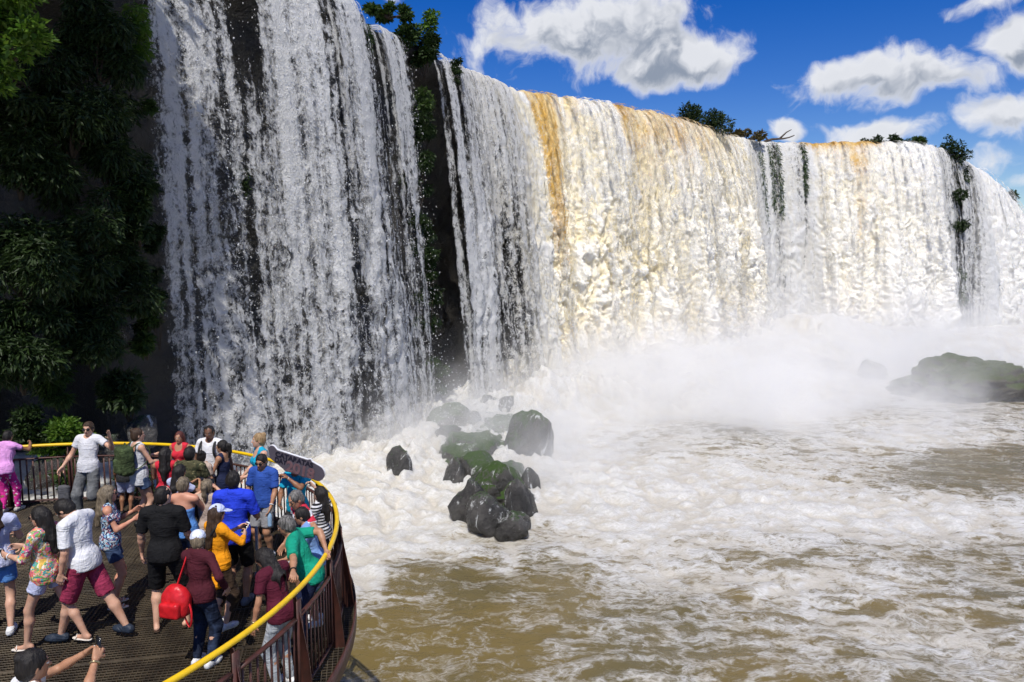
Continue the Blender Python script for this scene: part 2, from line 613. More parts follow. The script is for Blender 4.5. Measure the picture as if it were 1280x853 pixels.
def water_fall_mat(nt, thick=False):
    f = nt.attr('flow', 'Vector')
    dens = nt.attr('dens')
    brown = nt.attr('brown')
    warp = nt.vm('SCALE', nt.vm('SUBTRACT', nt.noise(nt.mapping(f, (1.3, .8, 1)), 1.0, 3, .6, color=True), (.5, .5, .5)), scale=0.5)
    fw = nt.vm('ADD', f, warp)
    streak = nt.noise(nt.mapping(fw, (2.2, .07, 1)), 1.0, 3, .55)
    mid = nt.noise(nt.mapping(fw, (1.1, .55, 1)), 1.0, 4, .6)
    lace = nt.noise(nt.mapping(fw, (3.2, 2.2, 1)), 1.0, 7, .70)
    fine = nt.noise(nt.mapping(fw, (11.0, 7.5, 1)), 1.0, 5, .72)
    a = nt.m('ADD', nt.m('MULTIPLY', streak, .40), nt.m('MULTIPLY', mid, .18))
    a = nt.m('ADD', a, nt.m('MULTIPLY', lace, .34))
    a = nt.m('ADD', a, nt.m('MULTIPLY', fine, .22))
    thr = nt.n('ShaderNodeMapRange', i0=dens, i1=0.0, i2=1.0, i3=0.78, i4=0.315).outputs[0]
    al = nt.ss(nt.m('SUBTRACT', a, thr), -0.03, 0.075)
    al = nt.m('MULTIPLY', al, nt.ss(dens, 0.02, 0.12))
    al = nt.m('MAXIMUM', al, nt.ss(dens, .9, .985))
    # tannin-brown clear water against white aerated water
    bn = nt.m('ADD', nt.m('MULTIPLY', nt.noise(nt.mapping(fw, (1.3, .30, 1)), 1.0, 5, .65), .50), nt.m('MULTIPLY', lace, .50))
    bm = nt.ss(nt.m('ADD', bn, nt.m('MULTIPLY', brown, .68)), 0.74, 1.06)
    froth = nt.ss(nt.m('ADD', nt.m('MULTIPLY', lace, .6), nt.m('MULTIPLY', fine, .4)), .36, .58)
    c = nt.mix(froth, (.80, .805, .80), (.93, .93, .92))
    c = nt.mix(bm, c, (.60, .335, .045))
    hollow = nt.ss(nt.m('ADD', nt.attr('cav'), nt.m('MULTIPLY', nt.m('SUBTRACT', lace, .5), 1.2)), .62, .15)       # tan tint in the hollows between the aerated billows
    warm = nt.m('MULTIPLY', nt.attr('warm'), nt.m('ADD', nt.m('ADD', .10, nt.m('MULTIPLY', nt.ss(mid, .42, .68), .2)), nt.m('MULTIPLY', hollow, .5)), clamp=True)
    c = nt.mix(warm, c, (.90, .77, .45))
    nrm = bump(nt, nt.m('ADD', nt.m('MULTIPLY', lace, 1.0), nt.m('MULTIPLY', fine, .5)), .9, .20)
    if thick:       # deep aerated water: light bleeds through the billows
        sp = nt.n('ShaderNodeBsdfPrincipled', dict(subsurface_method='BURLEY'), Roughness=.6, Normal=nrm)
        nt.put(sp.inputs['Base Color'], nt.mix(1.0, c, (.83, .82, .80), 'MULTIPLY'))
        sp.inputs['Subsurface Weight'].default_value = 1.0
        sp.inputs['Subsurface Radius'].default_value = (.40, .36, .28)
        sp.inputs['Subsurface Scale'].default_value = .5
        sp.inputs['Specular IOR Level'].default_value = .25
        out(nt, sp.outputs[0])
        return
    dif = nt.n('ShaderNodeBsdfDiffuse', Color=c, Normal=nrm)
    trl = nt.n('ShaderNodeBsdfTranslucent', Color=c, Normal=nrm)
    wsh = nt.n('ShaderNodeMixShader', i0=nt.ss(dens, .4, 1.0, .45, .18), i1=dif.outputs[0], i2=trl.outputs[0])
    gl = nt.n('ShaderNodeBsdfGlossy', Color=(1, 1, 1, 1), Roughness=.35, Normal=nrm)
    wsh = nt.n('ShaderNodeMixShader', i0=0.05, i1=wsh.outputs[0], i2=gl.outputs[0])
    tr = nt.n('ShaderNodeBsdfTransparent')
    out(nt, nt.n('ShaderNodeMixShader', i0=al, i1=tr.outputs[0], i2=wsh.outputs[0]).outputs[0])


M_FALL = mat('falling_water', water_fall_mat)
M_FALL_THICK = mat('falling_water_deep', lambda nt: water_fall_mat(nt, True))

FALLS = [
    (186, 504, .11, .11, 'broad grey veil waterfall over dark rock behind the crowded platform', 2),
    (540, 650, .11, .12, 'thin grey waterfall between the mossy cleft and the golden main cascade', 2),
    (650, 925, .075, .08, 'thick white main cascade streaked with golden brown water', -2),
    (925, 1016, .13, .14, 'thin streaky waterfall with dark green rock showing through it', 2),
    (1016, 1162, .11, .10, 'thick white cascade with a golden lip beyond the streaky thin falls', -2),
    (1162, 1214, .15, .15, 'sparse waterfall trickling over the green overgrown rock nose', 2),
    (1214, 1345, .22, .2, 'misty white end cascade past the overgrown rock nose', -2),
]
for (s0, s1, du, dv, lab, layers) in FALLS:
    root = empty('waterfall', tuple(crest([.5 * (s0 + s1)])[0][:2]) + (WATER_Z,))
    tag(root, lab, 'waterfall', 'waterfalls along the cliff')
    inv = root.location.copy()
    for k in (range(layers) if layers > 0 else (0, -1)):
        o = fall_sheet('water_sheet', s0, s1, du * (1 + .3 * abs(k)), dv * (1 + .3 * abs(k)), M_FALL_THICK if layers < 0 and k == 0 else M_FALL, layer=k, parent=root, dens_k=(1.0, .84, .40)[k])
        o.location = -inv

# ------------------------------------------------------------------ cliff and plateau behind the falls
M_CLIFF = m_rock('wet_basalt', (.014, .0135, .013), (.028, .024, .018), moss=.30, moss_col=(.012, .026, .006), wet=.4, scale=.35)


def cliff_mesh():
    a = np.arange(arc_of(-520), arc_of(1345), .45)
    s = s_of(a)
    C, N = crest(s), cnormal(s)
    zf = np.concatenate([np.linspace(0, 1, 56)])
    nu, nv = len(s), len(zf) + 3
    Zt, Zb = C[:, 2] - .12, np.full(nu, -6.5)
    rows = []
    for j, f in enumerate(zf):
        z = Zb + (Zt - Zb) * f
        q = np.stack([a / 3.0, z / 3.2, a * 0], 1)
        n = fbm(q, 4, .55)
        q2 = np.stack([np.floor(a / 2.2 + .6 * n) * 1.7, np.floor(z / 1.6 + .7 * n) * 2.3, a * 0 + 4], 1)
        blk = perlin(q2 + .37)
        rec = -1.5 - 0.9 * math.sin(math.pi * min(1, f * 1.05)) + .9 * n + .5 * blk
        rec = rec * ssn(np.full(nu, 1 - f), 0.0, .10) - .45
        nose = 1.7 * np.exp(-((s - 523) / 13.0) ** 2) + 2.2 * np.exp(-((s - 1192) / 13.0) ** 2) + .8 * np.exp(-((s - 457) / 7.0) ** 2)
        lower = 1.6 * max(0, .35 - f) / .35
        left = -5.0 * ssn(-s, -186, -150) * ssn(np.full(nu, 1 - f), .12, .30) + 2.2 * ssn(-s, -186, -150) * ssn(np.full(nu, f), .80, .93)  # undercut and unseen jutting top, shaped to keep light off the left cliff
        o = rec + nose * (0.4 + .6 * math.sin(math.pi * min(1, .15 + f * .85))) + lower + left
        rows.append(np.stack([C[:, 0] + N[:, 0] * o, C[:, 1] + N[:, 1] * o, z], 1))
    for d, dz in ((-1.2, .0), (-30, .15), (-420, .2)):
        rows.append(np.stack([C[:, 0] + N[:, 0] * d, C[:, 1] + N[:, 1] * d, Zt + dz - .25], 1))
    V = np.stack(rows, 1).reshape(-1, 3)
    return mesh_np('cliff', V, grid_faces(nu, nv), M_CLIFF, None, True)


tag(cliff_mesh(), 'dark wet basalt cliff behind the falling water', kind='structure')

# ------------------------------------------------------------------ river
_pl_s = np.linspace(-60, 1345, 150)
_plunge = crest(_pl_s)[:, :2] + cnormal(_pl_s) * (table(_pl_s, OUTW) + .3)[:, None]
_pl_n = cnormal(_pl_s)


def project(P):
    d = P - CAM
    c, s = math.cos(PITCH), math.sin(PITCH)
    y = d[:, 1] * c + d[:, 2] * s
    z = -d[:, 1] * s + d[:, 2] * c
    y = np.where(y < .5, .5, y)
    return PXW / 2 + FPX * d[:, 0] / y, PXH / 2 - FPX * z / y


def axis(segs):
    v = [segs[0][0]]
    for (a, b, st0, st1) in segs:
        x = a
        while x < b:
            f = (x - a) / (b - a)
            x += st0 + (st1 - st0) * f
            v.append(min(x, b))
    return np.unique(np.array(v))


FOAM = [  # px, py, sx, sy, amount: white water and clear brown patches on the river
    (480, 630, 95, 50, .55), (448, 700, 34, 60, .50), (560, 682, 60, 18, .30), (740, 620, 130, 50, .5), (930, 610, 200, 50, .34), (760, 690, 120, 22, .16),
    (1000, 640, 180, 35, .22), (1180, 650, 150, 25, .32), (1180, 600, 140, 14, -.30), (1240, 575, 90, 16, -.45), (1150, 545, 120, 16, .35),
    (560, 800, 70, 60, -.30), (470, 800, 40, 40, -.05), (590, 735, 45, 22, -.30), (720, 745, 40, 26, -.18), (850, 760, 60, 30, -.10), (760, 810, 50, 25, -.12), (1230, 700, 60, 30, -.08), (880, 820, 80, 24, -.10),
    (1000, 730, 140, 26, .20), (820, 720, 60, 14, .18), (1120, 790, 140, 30, .16),
]
FOAMLINE = np.array([(628, 650), (640, 690), (634, 730), (645, 770), (668, 800), (690, 830), (720, 870)], float)
FOAMLINE2 = np.array([(430, 700), (470, 735), (530, 745), (600, 722), (640, 700)], float)


def line_dist(x, y, L):
    d = np.full(len(x), 1e9)
    for a, b in zip(L[:-1], L[1:]):
        ab = b - a
        t = np.clip(((x - a[0]) * ab[0] + (y - a[1]) * ab[1]) / (ab @ ab), 0, 1)
        d = np.minimum(d, np.hypot(x - a[0] - t * ab[0], (y - a[1] - t * ab[1])))
    return d


def m_river(nt):
    p = pos(nt)
    foam = nt.attr('foam')
    w1 = nt.vm('SCALE', nt.vm('SUBTRACT', nt.noise(p, .55, 4, .6, color=True), (.5, .5, .5)), scale=1.5)
    pw = nt.vm('ADD', nt.mapping(p, (.72, 1.3, .3), rot=(0, 0, .3)), w1)
    n1 = nt.noise(pw, .8, 7, .64)
    n2 = nt.noise(pw, 2.6, 6, .66)
    n3 = nt.noise(pw, 11.0, 4, .65)
    rid = nt.m('SUBTRACT', 1.0, nt.m('ABSOLUTE', nt.m('MULTIPLY', nt.m('SUBTRACT', n1, .5), 7.0)), clamp=True)
    rid2 = nt.m('SUBTRACT', 1.0, nt.m('ABSOLUTE', nt.m('MULTIPLY', nt.m('SUBTRACT', n2, .5), 5.5)), clamp=True)
    net = nt.m('ADD', nt.m('MULTIPLY', rid, .42), nt.m('MULTIPLY', rid2, .26))
    net = nt.m('ADD', net, nt.m('MULTIPLY', n3, .36))
    net = nt.m('ADD', net, nt.m('MULTIPLY', n2, .22))
    v = nt.m('ADD', foam, nt.m('SUBTRACT', net, 0.66))
    fm = nt.ss(v, 0.06, 0.58)
    wc = nt.mix(nt.ss(nt.noise(p, .22, 3, .5), .35, .65), (.118, .094, .036), (.155, .112, .032))
    wc = nt.mix(nt.ss(foam, .15, .75), wc, (.33, .275, .175))
    nrm = bump(nt, nt.m('ADD', nt.m('ADD', nt.m('MULTIPLY', n2, .7), nt.m('MULTIPLY', n3, .35)), nt.m('MULTIPLY', fm, .35)), .6, .09)
    water = princ(nt, wc, .16, nrm, 0, .5)
    fc = nt.mix(nt.ss(n3, .3, .7), (.45, .44, .41), (.60, .595, .58))
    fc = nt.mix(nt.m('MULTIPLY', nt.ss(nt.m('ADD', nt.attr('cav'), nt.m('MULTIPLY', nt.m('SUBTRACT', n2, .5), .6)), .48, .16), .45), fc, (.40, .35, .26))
    fo = nt.n('ShaderNodeBsdfPrincipled', dict(subsurface_method='BURLEY'), Roughness=.7, Normal=nrm)
    nt.put(fo.inputs['Base Color'], fc)
    fo.inputs['Subsurface Weight'].default_value = .8
    fo.inputs['Subsurface Radius'].default_value = (.22, .20, .16)
    fo.inputs['Subsurface Scale'].default_value = 1.0
    fo.inputs['Specular IOR Level'].default_value = .3
    fo = fo.outputs[0]
    out(nt, nt.n('ShaderNodeMixShader', i0=fm, i1=water, i2=fo).outputs[0])


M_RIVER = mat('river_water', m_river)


MOUNDS = [(674, 40.5, 1.7, 1.6, 1.7), (722, 43, 3.0, 2.3, 1.2), (606, 32, 1.7, 2.0, .5), (622, 28.5, 1.5, 2.0, .45), (640, 25.5, 1.2, 1.6, .3), (655, 31, 1.2, 2.0, .4), (520, 31, 2.0, 2.5, .35), (470, 29, 2.0, 2.2, .4), (455, 24.5, 1.3, 1.8, .3)]   # picture column, depth, spread, height


def river():
    xs = axis([(-3000, -60, 700, 40), (-60, -13, 8, .5), (-13, -4, .35, .12), (-4, 22, .12, .16), (22, 75, .2, .5), (75, 160, .8, 8), (160, 4000, 40, 900)])
    ys = axis([(-3000, -30, 700, 20), (-30, 6, 8, .3), (6, 30, .10, .14), (30, 85, .14, .40), (85, 180, .8, 8), (180, 5000, 40, 900)])
    nx, ny = len(xs), len(ys)
    X, Y = np.meshgrid(xs, ys, indexing='ij')
    X, Y = X.ravel(), Y.ravel()
    near = (X > -30) & (X < 110) & (Y > 0) & (Y < 130)
    dist = np.full(len(X), 60.0)
    sv = np.full(len(X), 700.0)
    side = np.ones(len(X))
    idx = np.where(near)[0]
    for ch in np.array_split(idx, 60):
        dx = X[ch][:, None] - _plunge[None, :, 0]
        dy = Y[ch][:, None] - _plunge[None, :, 1]
        d2 = dx * dx + dy * dy
        k = d2.argmin(1)
        r = np.arange(len(ch))
        dist[ch] = np.sqrt(d2[r, k])
        sv[ch] = _pl_s[k]
        side[ch] = np.sign(dx[r, k] * _pl_n[k, 0] + dy[r, k] * _pl_n[k, 1])
    dist = np.where(side < 0, 0, dist)
    P = np.stack([X, Y, np.full_like(X, WATER_Z)], 1)
    px, py = project(P)
    reach = table(sv, [(-60, 4), (200, 5), (480, 6), (560, 6), (640, 8), (760, 9.5), (950, 9), (1150, 7), (1345, 7)])
    foam = 1.0 * (1 - ssn(dist, reach * .5, reach * 2.0))
    infr = near & (Y > 3)
    gs = np.zeros(len(X))
    for (cx, cyy, sx_, sy_, am) in FOAM:
        gs += am * np.exp(-(((px - cx) / sx_) ** 2 + ((py - cyy) / sy_) ** 2))
    ld = line_dist(px, py, FOAMLINE)
    gs += (.13 + .5 * fbm(np.stack([X / 1.6, Y / 1.6, X * 0], 1), 3)) * np.exp(-(ld / 9) ** 2)
    gs += .18 * np.exp(-(line_dist(px, py, FOAMLINE2) / 14) ** 2)
    # right of the foam line the surface is netted with froth, left of it the pool is clearer
    gs += .15 * ssn(px, 640, 760) + .04
    foam = np.where(infr, foam + gs, .3)
    foam = np.clip(foam, 0, 1.6)
    q = np.stack([X, Y, X * 0], 1)
    turb = np.clip(foam, 0, 1)
    big = fbm(q / 5.5, 3)
    bil = fbm(q / 1.7 + 7 + .4 * np.stack([big, -big, 0 * big], 1), 5, .6, billow=True)
    fin = fbm(q / .55 + 3, 3, .6, billow=True)
    rip = fbm(q * [1 / 1.6, 1 / 1.1, 1] + 11, 4, .55)
    near_f = 1 - ssn(dist, reach * .25, reach * 1.25)
    rise = table(sv, [(-60, .6), (200, .8), (480, .3), (540, .3), (600, .5), (650, 1.6), (760, 1.9), (900, 2.2), (960, 3.6), (1010, 3.8), (1060, 3.0), (1150, 2.0), (1345, 1.6)])
    Z = WATER_Z + near_f * rise + near_f * (big * .6 + bil * .62 + fin * .24) + (1 - near_f) * (big * .2 + turb * (bil * .42 + fin * .20) + rip * .13)
    # cascades tumbling between the boulders, the splash beside the main fall, froth under the veil
    for (mx, my, sx_, sy_, h_) in MOUNDS:
        c_ = ((mx - 640) / FPX * my, my)
        g_ = np.exp(-(((X - c_[0]) / sx_) ** 2 + ((Y - c_[1]) / sy_) ** 2))
        Z += g_ * (h_ * (1 + .5 * big) + (bil * .42 + fin * .2) * min(1.2, h_))
        foam = foam + .5 * g_
    foam = np.clip(foam, 0, 1.6)
    Z = np.where(near, Z, WATER_Z)
    Z = np.where(side < 0, np.minimum(Z, WATER_Z + 2.5), Z)
    # under the platform and behind the cliff the sheet stays low
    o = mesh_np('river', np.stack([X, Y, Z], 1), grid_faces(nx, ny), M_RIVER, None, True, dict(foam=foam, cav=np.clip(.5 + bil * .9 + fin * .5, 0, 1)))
    tag(o, 'muddy brown river churned with white foam', kind='structure')


river()

# ------------------------------------------------------------------ boulders
M_BOULDER = m_rock('mossy_boulder', (.030, .028, .026), (.070, .064, .056), moss=.40, moss_col=(.035, .072, .010), wet=.28, scale=1.3, rivulet=.5)
M_BOULDER_WET = m_rock('wet_boulder', (.030, .029, .028), (.075, .070, .066), moss=.2, moss_col=(.03, .06, .015), wet=.22, scale=1.3, rivulet=.52)
M_BOULDER_GREEN = m_rock('green_rock', (.045, .038, .026), (.085, .072, .045), moss=.50, moss_col=(.048, .066, .012), wet=.6, scale=1.1)


def ico(sub):
    bm = bmesh.new()
    bmesh.ops.create_icosphere(bm, subdivisions=sub, radius=1.0)
    V = np.array([v.co[:] for v in bm.verts])
    F = np.array([[v.index for v in f.verts] for f in bm.faces])
    bm.free()
    return V, F


ICO3, ICO4, ICO5, ICO6 = ico(3), ico(4), ico(5), ico(6)


def boulder(c, r, seed, m, label, group=None, base=ICO4, rough=.22, rz=0.0, name='boulder', crag=.035, facet=.95):
    V, F = base
    q = V * 1.0 + seed * 3.7
    rs = np.random.RandomState(int(seed * 10) % 10000)
    pn = rs.normal(size=(11, 3))
    pn /= np.linalg.norm(pn, axis=1)[:, None]
    ph = .55 + .38 * rs.rand(11)
    dots = V @ pn.T
    rad = np.where(dots > .05, ph[None, :] / np.maximum(dots, .05), 9.0)
    fac = -np.log(np.exp(-rad * 32).sum(1)) / 32          # soft minimum: broken faces with worn edges
    fac = np.clip(fac, .45, 1.15)
    d = fac * facet + (1 - facet) + rough * fbm(q * .9, 4, .5) - .35 * rough * np.abs(perlin(q * 1.7 + 5)) + .12 * rough * fbm(q * 5, 3) + crag * fbm(q * 3.5 + 9, 5, .6, billow=True)
    P = V * d[:, None]
    P[:, 2] = np.where(P[:, 2] < -.45, -.45 + (P[:, 2] + .45) * .4, P[:, 2])
    ca, sa = math.cos(rz), math.sin(rz)
    P = P * np.asarray(r)
    P = np.stack([P[:, 0] * ca - P[:, 1] * sa, P[:, 0] * sa + P[:, 1] * ca, P[:, 2]], 1)
    o = mesh_np(name, P, F, m)
    o.location = c
    tag(o, label, 'boulder', group)
    return o


BOULDERS = [  # px, py, half width px, half height px, depth, material, label
    (588, 556, 20, 22, 38.5, 0, 'green topped boulder with a flat mossy crown amid the rapids'),
    (564, 522, 22, 13, 41, 0, 'dark rounded boulder against the foot of the shaded cleft'),
    (600, 588, 26, 16, 36.5, 0, 'low mossy boulder split by white trickles'),
    (664, 548, 26, 30, 38.5, 0, 'tall mossy boulder beside the splash of the main cascade'),
    (590, 620, 24, 34, 34.8, 1, 'tall dark wet boulder at the left of the rock pile'),
    (622, 606, 26, 22, 35.2, 0, 'mossy boulder in the middle of the rock pile'),
    (650, 622, 20, 26, 34.4, 1, 'sloping wet black boulder at the right of the rock pile'),
    (612, 640, 26, 20, 33.6, 1, 'low wet black boulder at the front of the rock pile'),
    (634, 656, 20, 12, 32.4, 1, 'small wet boulder at the tip of the rock pile in foam'),
    (640, 508, 15, 12, 42.5, 1, 'small dark boulder under the thin grey waterfall, right one'),
    (612, 503, 14, 10, 43, 1, 'small dark boulder under the thin grey waterfall, left one'),
    (594, 524, 12, 10, 41.5, 1, 'small round stone between the mossy boulders'),
    (497, 580, 15, 24, 36, 1, 'dark green boulder standing in the foam under the grey veil'),
    (517, 570, 10, 12, 36.8, 0, 'small mossy stone beside the dark green boulder'),
    (640, 585, 14, 12, 37, 0, 'small mossy boulder wedged high in the rock pile'),
    (572, 592, 14, 18, 36, 1, 'narrow dark rock at the left edge of the rock pile'),
    (660, 600, 14, 14, 35, 1, 'wet grey rock under the tall mossy boulder'),
    (606, 622, 16, 16, 34, 0, 'mossy rock between the tall dark boulder and the pile middle'),
    (648, 646, 14, 12, 33, 1, 'small black rock washed by foam beside the pile tip'),
    (560, 545, 16, 14, 38, 1, 'squat wet rock below the dark rounded boulder'),
    (976, 432, 15, 14, 68, 1, 'dark rock showing through mist under the streaky falls'),
    (1004, 446, 9, 8, 66, 1, 'small dark rock beside the rock under the streaky falls'),
    (1046, 436, 14, 7, 66, 1, 'low dark rock in the mist left of the small mossy hump'),
    (1088, 462, 20, 13, 61, 2, 'small mossy hump of rock in the mist beside the green islet'),
    (1246, 408, 26, 9, 78, 1, 'faint rock ledge in the spray under the end cascade'),
]
_bm = [M_BOULDER, M_BOULDER_WET, M_BOULDER_GREEN]
for i, (px, py, hw, hh, y, mi, lab) in enumerate(BOULDERS):
    y = min(on_z(px, py + hh * .62, -3.85)[1], _plunge[np.abs(_pl_s - px).argmin(), 1] - .5)
    p = at_y(px, py + hh * .1, y)
    k = y / FPX
    boulder(p - np.array([0, 0, hh * k * .55]), (hw * k * 1.28, hw * k * 1.2, hh * k * 1.9), i + 1.3, _bm[mi], lab, 'boulders at the foot of the falls', rz=i * 1.1)
# the ledge of broken rock that joins the pile
for i, (px, py, L_, W_, h_, lab) in enumerate([(600, 566, 3.6, 1.7, 1.0, 'long wet ledge of broken basalt joining the upper rock pile'), (622, 622, 2.6, 1.45, .85, 'low wet ledge joining the front of the rock pile'), (640, 540, 2.6, 1.5, .9, 'wet ledge between the rock pile and the splash')]):
    pz = on_z(px, py, -4.0)
    boulder(pz, (W_, L_, h_), 51.3 + i, M_BOULDER, lab, 'boulders at the foot of the falls', base=ICO5, rough=.4, rz=.05, name='rock_ledge', crag=.16, facet=.6)
p = at_y(1204, 488, 45.0)
boulder(p + np.array([1.0, 1.2, -.25]), (6.0, 3.6, 2.55), 5.21, M_BOULDER_GREEN, 'large long green mossy rock islet in the white water', base=ICO6, rough=.50, rz=.25, name='rock_islet', crag=.10, facet=.35)

# boulders at the foot of the shaded cliff, behind the platform
for i, (px, py, hw, hh, y, lab) in enumerate([
        (128, 560, 34, 22, 21.6, 'dim grey boulder at the cliff foot behind the gesturing man'),
        (178, 548, 26, 26, 22.6, 'dim grey slab of rock at the cliff foot left of the grey veil'),
        (70, 590, 40, 26, 20, 'dim boulder at the cliff foot under the leafy plants'),
        (150, 425, 20, 24, 24.2, 'rounded dark rock jutting from the shaded cliff')]):
    p = at_y(px, py, y)
    k = y / FPX
    boulder(p, (hw * k, hw * k * .9, hh * k), i + 31.3, M_BOULDER_WET, lab, 'boulders at the cliff foot', rz=i * .8)

# ------------------------------------------------------------------ spray: mist and droplets
def mist_box(name, a, b, depth, back, height, dens, label, hscale, noise=.35, zoff=-.5):
    """closed box of drifting spray whose x axis runs along a fall's foot from a to b"""
    a, b = np.array(a, float), np.array(b, float)
    t = b - a
    L = np.linalg.norm(t)
    t /= L
    n = np.array([t[1], -t[0]])
    x0, x1, y0, y1 = 0, L, -depth, back
    V = [[x, y, z] for z in (zoff, height) for (x, y) in ((x0, y0), (x1, y0), (x1, y1), (x0, y1))]
    F = [[3, 2, 1, 0], [4, 5, 6, 7], [0, 1, 5, 4], [1, 2, 6, 5], [2, 3, 7, 6], [3, 0, 4, 7]]

    def b_(nt):
        p = objc(nt)
        s = nt.n('ShaderNodeSeparateXYZ', Vector=p)
        x, y, z = s.outputs
        n1 = nt.noise(p, noise, 4, .6)
        zz = nt.m('SUBTRACT', z, nt.m('MULTIPLY', nt.m('SUBTRACT', n1, .5), hscale * 3.6))
        g = nt.m('POWER', 2.718, nt.m('DIVIDE', nt.m('MULTIPLY', nt.m('MAXIMUM', zz, 0.0), -1.0), hscale))
        ex = nt.m('MULTIPLY', nt.ss(x, 0, L * .22), nt.ss(x, L, L * .78))
        ey = nt.m('MULTIPLY', nt.ss(y, -depth, -depth * .5), nt.ss(y, back, back * .3))
        ez = nt.ss(z, height, height * .35)
        d = nt.m('MULTIPLY', nt.m('MULTIPLY', g, ex), nt.m('MULTIPLY', ey, ez))
        d = nt.m('MULTIPLY', d, nt.ss(nt.m('ADD', n1, nt.m('MULTIPLY', nt.m('SUBTRACT', nt.noise(p, noise * 4.2, 3, .6), .5), .5)), .34, .66))
        d = nt.m('MULTIPLY', d, dens)
        v = nt.n('ShaderNodeVolumePrincipled')
        nt.put(v.inputs['Color'], (.995, .993, .985, 1))
        nt.put(v.inputs['Density'], d)
        nt.put(v.inputs['Anisotropy'], 0.0)
        out(nt, None, v.outputs[0])
    m = mat(name, b_)
    o = mesh_np(name, np.array(V, float), np.array(F), m, smooth=False)
    o.matrix_world = Matrix(((t[0], -n[0], 0, a[0]), (t[1], -n[1], 0, a[1]), (0, 0, 1, WATER_Z), (0, 0, 0, 1)))
    tag(o, label, kind='stuff')
    return o


def foot(px):
    return crest([px])[0][:2] + cnormal([px])[0] * (table(np.array([px]), OUTW)[0])


mist_box('mist', foot(555), foot(1010), 25, 2.0, 13.0, .56, 'white spray billowing from the foot of the main cascade', 2.1, .19)
mist_box('mist', foot(930), foot(1420), 14, 3.0, 11.0, .36, 'white spray drifting past the green islet', 2.1, .15)
mist_box('mist', foot(330), foot(690), 15, 1.2, 6.5, .34, 'thin spray over the rock pile and the foot of the grey veil', 1.5, .3)


def spray():
    """flung drops and shreds of water: small white tetrahedra round the falls and over the splash zone"""
    rs = np.random.RandomState(3)
    P, S = [], []
    for (s0, s1, n, spread, r0) in ((186, 504, 15000, .45, .024), (540, 660, 6000, .5, .028), (650, 925, 5000, .5, .028), (925, 1345, 3000, .5, .03)):
        s = s0 + (s1 - s0) * rs.rand(n)
        keep = rs.rand(n) < table(s, DENS) + .05
        s = s[keep]
        f = rs.rand(len(s)) ** .8
        C, N = crest(s), cnormal(s)
        o = table(s, OUTW) * np.sqrt(f) + (rs.normal(size=len(s)) * .5 + .5) * spread * (.3 + f)
        P.append(np.stack([C[:, 0] + N[:, 0] * o, C[:, 1] + N[:, 1] * o, C[:, 2] - f * (H_FALL - .6)], 1))
        S.append(r0 * (.25 + rs.rand(len(s)) ** 3 * 1.1))
    for (s0, s1, n, reach, up, r0) in ((440, 560, 2500, 6, 1.6, .024), (560, 700, 2500, 8, 2.0, .024)):
        s = s0 + (s1 - s0) * rs.rand(n)
        C, N = crest(s), cnormal(s)
        o = table(s, OUTW) + rs.rand(n) ** 1.5 * reach
        P.append(np.stack([C[:, 0] + N[:, 0] * o, C[:, 1] + N[:, 1] * o, WATER_Z + .6 + rs.exponential(up * .5, n)], 1))
        S.append(r0 * (.25 + rs.rand(n) ** 3 * 1.1))
    P, S = np.concatenate(P), np.concatenate(S)
    n = len(P)
    tet = np.array([[1, 1, 1], [1, -1, -1], [-1, 1, -1], [-1, -1, 1]], float) * .7
    A = rs.normal(size=(n, 3, 3)) * .35 + np.eye(3) * [1, 1, 1.5]
    V = P[:, None, :] + np.einsum('ij,njk->nik', tet, A) * S[:, None, None]
    k = np.arange(n)[:, None] * 4
    F = np.concatenate([k + [[0, 1, 2]], k + [[0, 3, 1]], k + [[0, 2, 3]], k + [[1, 3, 2]]])

    def b(nt):
        d = nt.n('ShaderNodeBsdfDiffuse', Color=(.88, .89, .90, 1))
        t = nt.n('ShaderNodeBsdfTranslucent', Color=(.88, .89, .90, 1))
        out(nt, nt.n('ShaderNodeMixShader', i0=.5, i1=d.outputs[0], i2=t.outputs[0]).outputs[0])
    o = mesh_np('spray_drops', V.reshape(-1, 3), F, mat('water_drops', b), None, True)
    tag(o, 'loose drops flung off the falling water', kind='stuff')


spray()

# ------------------------------------------------------------------ plants
def m_leaf(name, c1, c2, trans=.35):
    def b(nt):
        r = nt.attr('rnd')
        c = nt.mix(r, c1, c2)
        d = princ(nt, c, .55, None, 0, .3)
        t = nt.n('ShaderNodeBsdfTranslucent', Color=nt.mix(r, tuple(x * 1.3 for x in c1), tuple(x * 1.3 for x in c2)))
        out(nt, nt.n('ShaderNodeMixShader', i0=trans, i1=d, i2=t.outputs[0]).outputs[0])
    return mat(name, b)


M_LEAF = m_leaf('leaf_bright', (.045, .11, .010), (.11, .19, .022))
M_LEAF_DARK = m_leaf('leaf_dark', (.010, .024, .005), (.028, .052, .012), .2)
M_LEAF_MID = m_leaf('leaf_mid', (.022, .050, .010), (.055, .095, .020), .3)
M_LEAF_DRY = m_leaf('grass_dry', (.075, .06, .022), (.13, .105, .04), .2)
M_BARK = simple('bark', (.055, .040, .028), .85, .4, 8)
M_LOG = simple('driftwood', (.10, .075, .055), .8, .35, 5)


